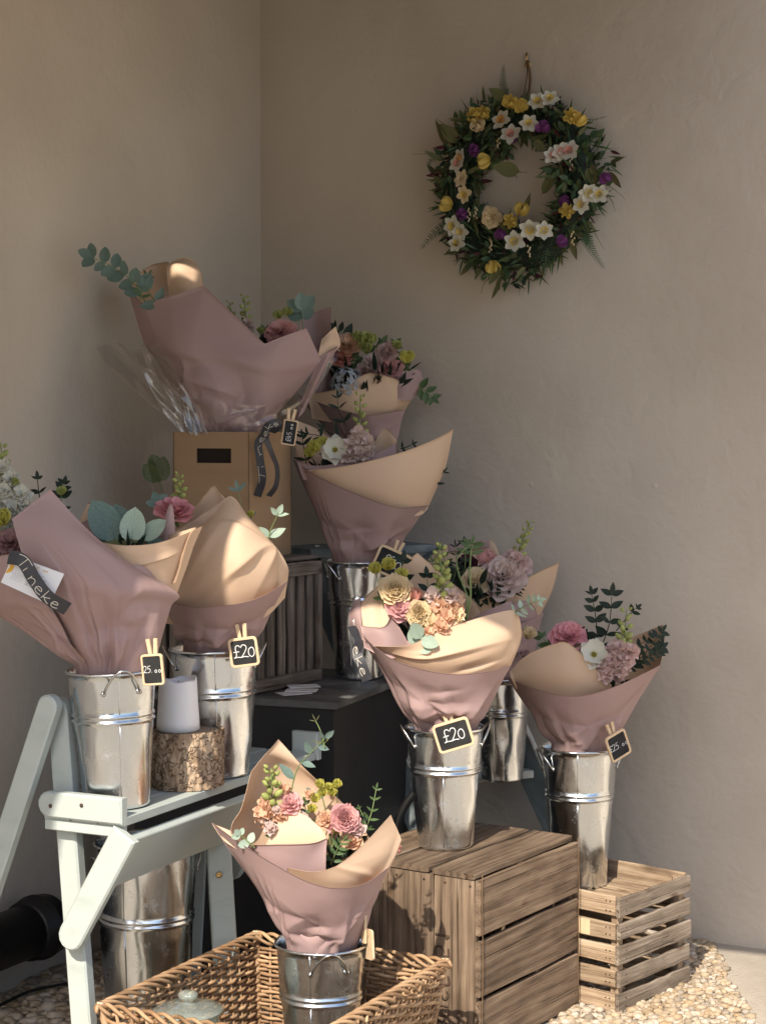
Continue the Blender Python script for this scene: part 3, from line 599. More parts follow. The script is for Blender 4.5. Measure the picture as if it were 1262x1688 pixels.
# ------------------------------------------------------------------ buckets
def bucket(c, rt, rb, h, label, hang=0.0, seed=0, n=72, hr=None, lean=(0,0)):
    c = np.asarray(c, float); b = thing('zinc_bucket', c, label, 'bucket', 'zinc flower buckets'); rg = random.Random(seed)
    ax = nrm(A(lean[0], lean[1], 1)); x = nrm(np.cross(A(0,1,0), ax)); y = np.cross(ax, x); F3 = (x, y, ax)
    R = lambda z: rb+(rt-rb)*z/h
    zb = h*.66; pr = [(rb*.55,.008),(rb*.93,.006),(rb*.96,0),(rb+.001,.001),(rb+.0018,.006),(R(.012),.012)]
    for z in np.linspace(.03, zb-.014, 14): pr.append((R(z), z))
    pr += [(R(zb)-.0005,zb-.010),(R(zb)+.0030,zb-.007),(R(zb)+.0030,zb-.004),(R(zb)-.0012,zb-.001),(R(zb)-.0012,zb+.002),(R(zb)+.0030,zb+.005),(R(zb)+.0030,zb+.008),(R(zb)-.0002,zb+.011)]
    for z in np.linspace(zb+.02, h-.006, 8): pr.append((R(z), z))
    pr += [(rt+.003,h-.005),(rt+.0055,h-.002),(rt+.0045,h+.0015),(rt+.001,h+.002),(rt-.001,h-.002)]
    for z in np.linspace(h-.02, .012, 6): pr.append((R(z)-.0016, z))
    pr += [(rb*.5,.0095)]
    ang = rg.uniform(-.5,.5)
    mb = MB(); mb.lathe(c, pr, n, 0, F3)
    V = mb.v[0]; d_ = V-c; zz_ = d_@ax; rad_ = d_-np.outer(zz_, ax); aa_ = np.arctan2(rad_@y, rad_@x); f1, f2, f3 = rg.uniform(0,6.28), rg.uniform(0,6.28), rg.uniform(0,6.28)     # knocks and dents
    dr = .0010*np.sin(2*aa_+f1+zz_*9)+.0008*np.sin(5*aa_+f2-zz_*25)+.0006*np.sin(9*aa_+f3+zz_*40)
    for q_ in range(5):
        a_, z_, s_ = rg.uniform(-3.1,.1), rg.uniform(.05,h*.9), rg.uniform(.2,.4); da_ = np.angle(np.exp(1j*(aa_-a_))); dr -= rg.uniform(.0006,.0022)*np.exp(-(da_/s_)**2-((zz_-z_)/.03)**2)
    mb.v[0] = V+rad_*(dr/np.maximum(np.linalg.norm(rad_,axis=1),1e-4))[:,None]*(np.linalg.norm(rad_,axis=1) > .03)[:,None]; body = mb.build('bucket_body', M['zinc'], b)
    sm = MB(); a = -math.pi/2+rg.uniform(-.4,.4)
    P = lambda a, r, z: c+x*math.cos(a)*r+y*math.sin(a)*r+ax*z
    sm.tube([P(a, R(z)+.0004, z) for z in np.linspace(.01, zb-.012, 6)], .0013, 6); sm.tube([P(a, R(z)+.0004, z) for z in np.linspace(zb+.013, h-.006, 5)], .0013, 6)
    sm.build('seam', M['zinc'], body)
    for s, aa in ((1, hang), (-1, hang+math.pi)):
        hm = MB(); da = .42; zz = h*.86
        p0, p1 = P(aa-da, R(zz)+.003, zz), P(aa+da, R(zz)+.003, zz); o3 = nrm(x*math.cos(aa)+y*math.sin(aa))
        pts = []
        for t in np.linspace(0, 1, 13):
            q = p0+(p1-p0)*t; bul = math.sin(math.pi*t)**.7; pts.append(q+o3*(.028*bul)+ax*(.050*bul))
        hm.tube(pts, .0026, 8)
        for q in (p0, p1): hm.lathe(q-o3*.003, [(.006,0),(.006,.003),(.003,.005),(0,.005)], 10, 0, (nrm(np.cross(o3, ax)), ax, o3))
        hm.build('handle', M['wire'], b)
    return b
Z0 = lambda px, Y: (px-W_PX/2)/F_PX*Y
bI = A(-.137,4.0,.03); bF = A(.159,4.587,.4505); bH = A(Z0(957,4.95),4.95,.2625); bD = A(Z0(189,3.93),3.93,SZ); bE = A(Z0(357,4.29),4.29,SZ)
bC = A(-.067,5.19,BH+.0005); bG = A(Z0(825,5.25),5.27,.49)
bucket(bI, .099, .072, .338, 'zinc bucket standing in the wicker basket, mirroring the woven willow', -1.35, 1)
bucket(bF, .096, .070, .303, 'zinc bucket in full sun on top of the big crate', .15, 2, lean=(-.005,0))
bucket(bH, .103, .074, .378, 'tall zinc bucket standing on the small slatted crate', -2.9, 3)
bucket(bD, .096, .070, .296, 'zinc bucket nearest the rounded end of the pale green stand, beside the candle', -1.2, 4, lean=(-.03,0))
bucket(bE, .103, .076, .300, 'zinc bucket behind the log slice on the pale green stand', .1, 5, lean=(-.02,0))
bucket(bC, .093, .068, .335, 'zinc bucket on the black box beside the grey slatted crate', .45, 6)
bucket(bG, .090, .066, .30, 'zinc bucket on the step of the old ladder, half hidden', .3, 7)
bucket(A(Z0(241,4.30)-.005,4.30,.006), .122, .092, .52, 'large zinc bucket on the ground beneath the pale green stand', .6, 8)
bucket(A(-.05,5.56,1.155), .085, .065, .27, 'zinc bucket at the top of the ladder under the rear bouquet', .6, 9)

# ------------------------------------------------------------------ log slice and candle
lg = A(-.452,4.15,SZ+.0005); lr, lh = .082, .130
log = thing('log_slice', lg, 'short log slice with rough bark on the pale green stand under the candle', 'log')
import mathutils
n_, kz = 96, 30; V = []; Fc = []
for i in range(kz):
    z = lh*i/(kz-1)
    for j in range(n_):
        a = 2*math.pi*j/n_; p = Vector((math.cos(a)*3.2, math.sin(a)*3.2, z*14))
        v1 = mathutils.noise.voronoi(Vector((p.x*1.7, p.y*1.7, p.z*1.5)))[0]; crk = min(.25, v1[1]-v1[0])
        f = mathutils.noise.noise(p*1.2)*.35+mathutils.noise.noise(p*4)*.25
        r = lr*(1+.03*math.sin(3*a+1))+.0050*f+.030*(crk-.12)
        V.append(lg+A(math.cos(a)*r, math.sin(a)*r*1.0, z))
for i in range(kz-1):
    for j in range(n_): Fc.append((i*n_+j, i*n_+(j+1)%n_, (i+1)*n_+(j+1)%n_, (i+1)*n_+j))
mb = MB(); mb.add(V, Fc); mb.build('bark', M['bark'], log)
def rings():
    m = bpy.data.materials.new('end_grain'); m.use_nodes = True; t = m.node_tree; p = t.nodes['Principled BSDF']; L = t.links.new
    tc = N(t, 'ShaderNodeTexCoord'); wv = N(t, 'ShaderNodeTexWave', wave_type='RINGS', rings_direction='Z'); wv.inputs['Scale'].default_value = 38; wv.inputs['Distortion'].default_value = 2.5
    L(tc.outputs['Object'], wv.inputs[0]); r = N(t, 'ShaderNodeValToRGB'); e = r.color_ramp.elements; e[0].color = (.12,.08,.055,1); e[1].color = (.36,.27,.19,1)
    L(wv.outputs[0], r.inputs[0]); L(r.outputs[0], p.inputs[0]); p.inputs['Roughness'].default_value = .85; M['end_grain'] = m
rings()
mb = MB(); mb.lathe(lg, [(0,lh-.003),(lr*.5,lh-.002),(lr*.95,lh-.004),(lr*.99,lh-.012)], 48); mb.build('cut_face', M['end_grain'], log)
mb = MB(); mb.lathe(lg, [(lr*.93,.002),(lr*.95,.006)], 48); mb.build('cut_face', M['end_grain'], log)
cn = A(Z0(291,4.13),4.14,SZ+lh-.002); cr_, ch = .046, .120
cd = thing('pillar_candle', cn, 'white pillar candle on the log slice', 'candle')
V = []; nn = 48
prof = [(cr_*.95,.0),(cr_*1.07,.003),(cr_*1.06,.02),(cr_*1.0,ch*.5),(cr_*.93,ch-.004),(cr_*.89,ch),(cr_*.84,ch-.003),(cr_*.78,ch-.014),(cr_*.4,ch-.018),(0,ch-.018)]
for i, (r, z) in enumerate(prof):
    for j in range(nn):
        a = 2*math.pi*j/nn; dz = (.004*math.sin(2*a+.6)+.002*math.sin(5*a)) if 4 <= i <= 6 else 0
        V.append(cn+A(math.cos(a)*r, math.sin(a)*r, z+dz))
Fc = [(i*nn+j, i*nn+(j+1)%nn, (i+1)*nn+(j+1)%nn, (i+1)*nn+j) for i in range(len(prof)-1) for j in range(nn)]
mb = MB(); mb.add(V, Fc); mb.build('wax_body', M['wax'], cd)
mb = MB(); mb.tube([cn+EZ*(ch-.02), cn+EZ*(ch-.012), cn+A(.002,0,ch-.006)], .0012, 6); mb.build('wick', M['stencil'], cd)

# ------------------------------------------------------------------ wicker basket
rg = random.Random(16)
RZ, BZ = .29, .02
kb, kr, kl = A(-.3037,4.317,RZ), A(.1417,4.088,RZ), A(-.592,3.77,RZ); kf = kr+kl-kb
ctr = (kb+kr+kf+kl)/4
bk = thing('wicker_basket', A(ctr[0],ctr[1],0), 'large rectangular wicker basket tray on the ground in front', 'basket')
def low(p): q = ctr+(p-ctr)*.84; q[2] = BZ; return q
cornersT = [kb, kr, kf, kl]; cornersB = [low(p) for p in cornersT]
def wpt(s, u, v):
    a, b = cornersB[s], cornersB[(s+1)%4]; c, d = cornersT[s], cornersT[(s+1)%4]
    return (a+(b-a)*u)*(1-v)+(c+(d-c)*u)*v
ROWS = 26
for s in range(4):
    L = np.linalg.norm(cornersT[(s+1)%4]-cornersT[s]); ns = int(round(L/.040)); 
    nn_ = nrm(np.cross(wpt(s,1,0)-wpt(s,0,0), wpt(s,0,1)-wpt(s,0,0)))
    for j in range(ns+1):
        u = (j+.0)/ns
        if j in (0, ns) and s % 2: continue
        mb = MB(); mb.tube([wpt(s,u,v)+jit(rg,.0012) for v in np.linspace(0,.985,5)], .0036, 6); mb.build('stake', M['willow'], bk)
    for r in range(ROWS):
        v = (r+.5)/ROWS*.93; spans = [(0,1)]
        if s == 0 and ROWS-11 <= r <= ROWS-4: spans = [(0,.36),(.62,1)]
        for (u0, u1) in spans:
            k0, k1 = int(round(u0*ns)), int(round(u1*ns)); pts = []; rr = []
            for q in range((k1-k0)*2+1):
                u = (k0+q/2)/ns; sg = 1 if (k0*2+q)//2 % 2 == r % 2 else -1
                off = sg*.0058*(1 if q % 2 == 0 else .0)
                pts.append(wpt(s,u,v)+nn_*off+EZ*rg.uniform(-.0018,.0018)); rr.append(rg.uniform(.0033,.0048))
            P = catmull(pts, len(pts)*2-1); R2 = np.interp(np.linspace(0,1,len(P)), np.linspace(0,1,len(rr)), rr)
            mb = MB(); mb.tube(P, R2, 6); mb.build('weaver', M['willow'], bk)
    # plaited rim: overlapping rods that roll over the edge
    nr = int(L/.034); nin = nn_ if np.dot(nn_, ctr-wpt(s,.5,1)) > 0 else -nn_
    dL = nrm(cornersT[(s+1)%4]-cornersT[s]); nin = nrm(ctr-wpt(s,.5,1)); nin = nrm(nin-dL*np.dot(nin,dL)); nin[2] = 0
    for j in range(-2, nr+1):
        u0 = j/nr; pts = []; rr = []
        for t in np.linspace(0, 1, 11):
            u = min(1.0, max(0.0, u0+t*3.4/nr)); a = -1.9+t*4.6+rg.uniform(-.05,.05)
            pts.append(wpt(s,u,1)+nin*math.sin(a)*.0135+EZ*(math.cos(a)*.0125-.001)); rr.append(.0047*(1-.35*abs(t-.45)))
        mb = MB(); mb.tube(pts, rr, 6); o = mb.build('rim_rod', M['willow'], bk)
        if 0 < j < nr and s == 1:
            e = nrm(pts[-1]-pts[-2]); cm = MB(); cm.tube([pts[-1]-e*.004, pts[-1]+e*.001], .0046, 8); cm.build('cut_end', M['willow_cut'], o)
mb = MB()
for j in range(26):
    t = j/25; mb.tube([cornersB[0]+(cornersB[1]-cornersB[0])*t, cornersB[3]+(cornersB[2]-cornersB[3])*t], .0055, 5)
for j in range(4):
    t = (j+.5)/4; mb.tube([cornersB[0]+(cornersB[3]-cornersB[0])*t-EZ*.006, cornersB[1]+(cornersB[2]-cornersB[1])*t-EZ*.006], .006, 5)
mb.build('basket_floor', M['willow'], bk)
for i, p in enumerate(cornersT):
    q = cornersB[i]; mb = MB(); mb.tube([q, (p+q)/2, p+EZ*.012], .008, 8); o = mb.build('corner_post', M['willow'], bk)
    cm = MB(); cm.tube([p+EZ*.0115, p+EZ*.0145], .0076, 8); cm.build('cut_end', M['willow_cut'], o)

# ------------------------------------------------------------------ glass jar in the basket
jc = at(310,1662,3.92); jl = A(jc[0], jc[1], .032); jar = thing('glass_jar', jl, 'clear glass jar with a round knobbed lid in the basket', 'jar')
H = jc[2]-.032
mb = MB(); mb.lathe(jl, [(0,.0),(.066,.0),(.073,.006),(.075,.02),(.075,H-.045),(.068,H-.025),(.066,H-.012),(.063,H-.012),(.0645,H-.026),(.0715,H-.046),(.0715,.02),(.066,.009),(0,.008)], 56); mb.build('jar_body', M['glass'], jar)
mb = MB(); mb.lathe(jl, [(0,H-.006),(.060,H-.006),(.062,H-.014),(.066,H-.010),(.076,H-.008),(.079,H-.003),(.076,H+.001),(.05,H+.008),(.025,H+.012),(.013,H+.014),(.011,H+.018),(.020,H+.023),(.023,H+.030),(.019,H+.036),(.010,H+.039),(0,H+.0395)], 56); mb.build('lid', M['glass'], jar)

# ------------------------------------------------------------------ black pipe and cable by the left wall
pc = at(52,1521,4.83); pa = WL; pr = .082
foot = CORNER+WL*np.dot(pc-CORNER, WL); pc = foot+NL*(pr+.018)+EZ*pc[2]
pipe = thing('drain_pipe', A(pc[0],pc[1],0), 'thick black plastic drain pipe with a socket collar low on the left wall', 'pipe')
px_ = nrm(np.cross(EZ, pa)); F3 = (px_, EZ, pa)
mb = MB(); mb.lathe(pc+pa*.02, [(pr*.80,0),(pr*.86,.004),(pr*.86,1.3)], 48, 0, F3); mb.build('pipe_body', M['pipe'], pipe)
mb = MB(); mb.lathe(pc, [(0,-.02),(pr*.7,-.02),(pr*.98,-.014),(pr*1.0,-.005),(pr*1.0,.02),(pr*1.06,.024),(pr*1.06,.036),(pr*.99,.04),(pr*.97,.075),(pr*.87,.08)], 48, 0, F3); mb.build('socket_collar', M['pipe'], pipe)
mb = MB(); pts = []
for (px, py) in ((-30,1672),(10,1652),(45,1636),(75,1628),(110,1622),(150,1619)):
    d = ray(px, py); p = CAM+d*((.03-1.5)/d[2]); pts.append(p)
mb.tube(catmull(pts, 30), .0042, 8); o = mb.build('cable', M['cable']); tag(o, 'thin black cable trailing over the gravel at the foot of the left wall', 'cable')
# black hoop leaning behind the big crate
hp = MB(); hc = at(735,1400,5.02); ang = np.linspace(math.pi*.45, math.pi, 20); hpts = [hc+A(math.cos(a)*.15, 0, math.sin(a)*.22-.02) for a in ang]; hp.tube(hpts+[A(hpts[-1][0],hpts[-1][1],.2), A(hpts[-1][0],hpts[-1][1],.005)], .011, 10)
o = hp.build('hoop', M['cable']); tag(o, 'black curved hoop in the shadow between the black box and the big crate', 'hoop')

# ------------------------------------------------------------------ flower and leaf meshes (shared)
def petal_grid(Ln, Wd, cup, curl, nu=4, nv=5, ruf=0, tip=.75, rg=None, base=.25):
    """petal along +Y, faces +Z"""
    V = []; F = []
    for j in range(nv+1):
        v = j/nv; wv = Wd*(base+(1-base)*math.sin(min(1, v/tip)*math.pi/2))*(1 if v < tip else math.sqrt(max(0.0, 1-((v-tip)/(1-tip))**2*.80)))
        for i in range(nu+1):
            u = i/nu*2-1; z = cup*u*u*Wd+curl*v*v*Ln
            if ruf and v > .5: z += ruf*math.sin(u*9+j*1.3)*(v-.5)*2*Ln; 
            y = Ln*v*(1-.10*u*u*v)
            if ruf and rg and j == nv: y += rg.uniform(-.07,.07)*Ln
            V.append((u*wv/1.0, y, z))
    for j in range(nv):
        for i in range(nu): a = j*(nu+1)+i; F.append((a, a+1, a+nu+2, a+nu+1))
    return np.array(V), F
def rotx(a): c, s = math.cos(a), math.sin(a); return np.array([[1,0,0],[0,c,-s],[0,s,c]])
def rotz(a): c, s = math.cos(a), math.sin(a); return np.array([[c,-s,0],[s,c,0],[0,0,1]])
MESH = {}
def cache(key, fn):
    if key not in MESH: MESH[key] = fn()
    return MESH[key]
# every flower mesh faces local +Y (so that place() can aim it), unit radius about 1
def fin(mb, name, mats):
    for i in range(len(mb.v)): mb.v[i] = mb.v[i]@np.array([[1,0,0],[0,0,-1],[0,1,0]])   # z -> y
    return mb.mesh(name, mats)
def m_double(col, seed, n=34, ruf=0.0, open_=1.0, green=True):
    """ranunculus / rose / carnation: many petals in a spiral cup"""
    rg = random.Random(seed); mb = MB()
    for k in range(n):
        t = k/(n-1); a = k*2.39996+rg.uniform(-.1,.1); el = math.radians(84-72*open_*t**1.1+rg.uniform(-5,5))
        Ln = .42+.58*t**.7; r0 = .05+.24*t; Wd = (.26+.34*t)*rg.uniform(.9,1.1)
        V, Fc = petal_grid(Ln, Wd, -.35+.15*t if not ruf else -.2, (.30-.25*t) if not ruf else -.10, 4 if not ruf else 5, 4, ruf, .7, rg)
        V[:,2] = -V[:,2]
        V = V@rotx(el).T; V[:,1] += r0*.55; V[:,2] += -.42*t+.08; V = V@rotz(a).T
        mb.add(V, Fc, 0)
    if green:
        for k in range(5):
            V, Fc = petal_grid(.5,.16,.2,.3,2,3); V = V@rotx(math.radians(-35)).T; V[:,2] -= .42; V = V@rotz(k*1.257).T; mb.add(V, Fc, 1)
    return fin(mb, 'petals', [M[col], M['leaf']])
def m_anemone(col, seed):
    rg = random.Random(seed); mb = MB()
    for lay, n in ((0,6),(1,6)):
        for k in range(n):
            V, Fc = petal_grid(1.0,.42,.12,-.10+.25*(1-lay),4,4,.03,.65,rg); V = V@rotx(math.radians(14+16*(1-lay))).T; V = V@rotz(k*1.047+lay*.52+rg.uniform(-.1,.1)).T; mb.add(V, Fc, 0)
    mb.lathe((0,0,.0), [(.0,.0),(.16,.02),(.14,.14),(.07,.20),(0,.21)], 10, 1)
    for k in range(18):
        a = k*.349; r = .26+.05*(k%2); mb.tube([(0,0,.05),(math.cos(a)*r, math.sin(a)*r, .17)], .014, 4, 2)
    return fin(mb, 'petals', [M[col], M['p_centre'], M['p_lime']])
def m_daff(c1, c2, seed):
    rg = random.Random(seed); mb = MB()
    for k in range(6):
        V, Fc = petal_grid(1.0,.33,.15,-.08+.16*rg.random(),4,6,0,.60,rg,.12); V = V@rotx(math.radians(12+10*(k%2))).T; V = V@rotz(k*1.047).T; mb.add(V, Fc, 0)
    pr = [(.10,.02),(.22,.10),(.27,.30),(.36,.44)]; V = []; n = 20
    for (r, z) in pr:
        for j in range(n):
            a = 2*math.pi*j/n; rr = r*(1+(.10*math.sin(a*6) if z > .4 else 0)); V.append((math.cos(a)*rr, math.sin(a)*rr, z))
    mb.add(V, [(i*n+j, i*n+(j+1)%n, (i+1)*n+(j+1)%n, (i+1)*n+j) for i in range(3) for j in range(n)], 1)
    for k in range(5): a = k*1.257; mb.tube([(0,0,.05),(math.cos(a)*.07,math.sin(a)*.07,.36)], .03, 4, 1)
    return fin(mb, 'petals', [M[c1], M[c2]])
def m_tulip(col, seed):
    rg = random.Random(seed); mb = MB()
    for k in range(6):
        V, Fc = petal_grid(1.35,.52,-.55,.0,4,6,0,.5,rg,.5); V[:,2] -= .62*np.sin(np.clip(V[:,1]/1.35,0,1)*math.pi*.72)*.75; V[:,2] = V[:,2]
        V = V@rotx(math.radians(90)).T; V = V*np.array([1,1,1]); V[:,1] += .0
        V = V@rotz(k*1.047+.1*(k%2)).T; mb.add(V, Fc, 0)
    return fin(mb, 'petals', [M[col]])
def m_bud(c1, c2, seed):
    """lisianthus bud: twisted closed petals and a calyx"""
    rg = random.Random(seed); mb = MB()
    for k in range(9):
        t = k/8; V, Fc = petal_grid(1.1-.15*t,.38,-.5,0,3,5,.05,.6,rg,.4); V[:,2] -= .40*np.sin(np.clip(V[:,1]/1.1,0,1)*math.pi*.65)*(.6+.5*t); V = V@rotx(math.radians(90)).T
        V[:,0] += .15*V[:,2]; V = V@rotz(k*2.4).T; mb.add(V, Fc, 0)
    for k in range(5):
        V, Fc = petal_grid(.7,.09,.1,.1,2,3); V = V@rotx(math.radians(70)).T; V[:,1] += .1; V = V@rotz(k*1.257).T; mb.add(V, Fc, 1)
    return fin(mb, 'petals', [M[c1], M[c2]])
def m_floret(col, seed):
    rg = random.Random(seed); mb = MB()
    for k in range(13):
        t = k/12; V, Fc = petal_grid(.95*rg.uniform(.75,1.05),.46,.1,-.15,4,3,.14,.7,rg); V = V@rotx(math.radians(72-62*t)).T; V[:,2] -= .25*t; V = V@rotz(k*2.4+rg.uniform(-.2,.2)).T; mb.add(V, Fc, 0)
    return fin(mb, 'petals', [M[col]])
def m_smallbud(col):
    mb = MB(); mb.lathe((0,0,0), [(0,0),(.28,.12),(.42,.45),(.34,.85),(.14,1.12),(0,1.18)], 7, 0); return fin(mb, 'bud', [M[col]])
def m_hydr(col, seed):
    rg = random.Random(seed); mb = MB()
    for k in range(46):
        z = 1-2*(k+.5)/46; r = math.sqrt(max(0,1-z*z)); a = k*2.4; d = A(math.cos(a)*r, math.sin(a)*r, z)
        if z < -.35: continue
        x = nrm(np.cross(d, A(.2,.3,1)+jit(rg,.4))); y = np.cross(d, x)
        for q in range(4):
            V, Fc = petal_grid(.26,.13,.2,.1,2,2); V = V@rotz(q*1.571).T; V = V@np.array([x,y,d])+d*(.85+rg.uniform(-.06,.06)); mb.add(V, Fc, 0)
    return fin(mb, 'petals', [M[col]])
def m_leaf(kind, col):
    """leaf along +Y from its base, faces +Z, unit length"""
    mb = MB(); W = {'round': .36, 'oval': .26, 'lance': .15, 'blade': .06}[kind]; nv, nu = 7, 4; V = []; F = []
    for j in range(nv+1):
        v = j/nv
        wv = W*(math.sin(math.pi*min(1,max(0,v))**(.85 if kind == 'round' else .75))**(.62 if kind == 'round' else .9)) if 0 < v < 1 else .004
        for i in range(nu+1):
            u = i/nu*2-1; V.append((u*wv, v, .10*abs(u)*wv*2+.12*v*(v-.35)))
    for j in range(nv):
        for i in range(nu): a = j*(nu+1)+i; F.append((a,a+1,a+nu+2,a+nu+1))
    mb.add(V, F); mb.tube([(0,-.06,0),(0,.5,.002),(0,.93,.065)], [.012,.008,.003], 4)
    return mb.mesh('leaf', M[col])
TOCAM = A(0,-1,.25)
def flower(parent, kind, col, px, py, Y, rpx, aim=None, seed=0, name=None, tilt=.35):
    rg = random.Random(int(px*7+py*13)+seed); p = at(px, py, Y); r = rpx*Y/F_PX*1.08
    aim = nrm((A(0,-.8,.6) if aim is None else A(*aim))+jit(rg, tilt)*.6); v = seed % 3
    if kind == 'double': me = cache((kind,col,v), lambda: m_double(col, v+3)); nm = 'ranunculus'
    elif kind == 'rose': me = cache((kind,col,v), lambda: m_double(col, v+5, 26, 0, .85)); nm = 'rose'
    elif kind == 'ruffle': me = cache((kind,col,v), lambda: m_double(col, v+8, 40, .10, 1.0)); nm = 'carnation'
    elif kind == 'anemone': me = cache((kind,col,v), lambda: m_anemone(col, v)); nm = 'anemone'
    elif kind == 'bud': me = cache((kind,col,v), lambda: m_bud(col, 'bud_green', v)); nm = 'lisianthus_bud'
    elif kind == 'hydr': me = cache((kind,col,v), lambda: m_hydr(col, v)); nm = 'hydrangea'
    elif kind == 'floret': me = cache((kind,col,v), lambda: m_floret(col, v)); nm = 'stock_floret'
    elif kind == 'tulip': me = cache((kind,col,v), lambda: m_tulip(col, v)); nm = 'tulip'
    elif kind == 'daff': me = cache((kind,)+tuple(col)+(v,), lambda: m_daff(col[0], col[1], v)); nm = 'daffodil'
    elif kind == 'greenbud': me = cache((kind,col), lambda: m_smallbud(col)); nm = 'bud'
    return place(name or nm, me, parent, p, aim, A(rg.uniform(-1,1), .1, rg.uniform(-1,1)), r)
def stem(parent, pts, r=.0022, m='stem', name='stem'):
    """pts: (px, py, Y)"""
    P = catmull([at(*q) for q in pts], 6*len(pts)); mb = MB(); mb.tube(P, np.linspace(r, r*.6, len(P)), 6); return mb.build(name, M[m], parent)
def sprig(parent, pts, kind, col, n, spx, seed=0, pair=True, name='leaf_sprig', smat='stem', start=.12, spread=1.0, taper=.6, flat=.6, r=.0018, endleaf=True):
    """a twig with leaves; every leaf is its own object"""
    rg = random.Random(seed); P = catmull([at(*q) for q in pts], 40); mb = MB(); mb.tube(P, np.linspace(r, r*.5, 40), 5); o = mb.build(name, M[smat], parent)
    me = cache(('leaf',kind,col), lambda: m_leaf(kind, col)); Y = pts[0][2]; s0 = spx*Y/F_PX
    for k in range(n):
        t = start+(1-start)*k/max(1,n-1) if n > 1 else .9; i = min(38, int(t*39)); p = P[i]; T = nrm(P[i+1]-P[i]); S = nrm(np.cross(T, A(0,-1,0)))
        for sg in ((1,-1) if pair else ((1,) if k % 2 else (-1,))):
            d = nrm(T*rg.uniform(.35,.8)+S*sg*spread+A(0,rg.uniform(-.5,.5),0)); z = nrm(A(0,-1,.2)+jit(rg, flat))
            place('leaf', me, o, p, d, z, s0*(1-(1-taper)*t)*rg.uniform(.8,1.15))
    if endleaf: place('leaf', me, o, P[-1], nrm(P[-1]-P[-4]), A(.2,-1,.3)+jit(rg,.3), s0*taper)
    return o
def spike(parent, pts, col, nflo, nbud, spx, seed=0, budcol='bud_green', low=0.0, w=1.0):
    """stock: florets below, green buds towards the tip"""
    rg = random.Random(seed); P = catmull([at(*q) for q in pts], 40); mb = MB(); mb.tube(P, np.linspace(.0035,.0015,40), 6); o = mb.build('stock_stem', M['stem'], parent); Y = pts[0][2]; s = spx*Y/F_PX
    fl = cache(('floret',col,seed%3), lambda: m_floret(col, seed%3)); bd = cache(('greenbud',budcol), lambda: m_smallbud(budcol))
    tot = nflo+nbud
    for k in range(tot):
        t = low+(1-low)*k/(tot-1); i = min(38, int(t*39)); p = P[i]; T = nrm(P[i+1]-P[i]); a = k*2.4+rg.uniform(-.3,.3)
        x = nrm(np.cross(T, A(0,1,.1))); y = np.cross(T, x); d = nrm(x*math.cos(a)+y*math.sin(a)+T*(.35 if k < nflo else .8))
        if k < nflo: place('floret', fl, o, p+d*s*.55*w, d, jit(rg,1)+A(0,0,.1), s*rg.uniform(.75,1.05))
        else:
            f = (k-nflo)/max(1,nbud); place('bud', bd, o, p+d*s*.22, d, jit(rg,1)+A(0,0,.1), s*(.62-.36*f)*rg.uniform(.85,1.15))
    return o

PI = math.pi
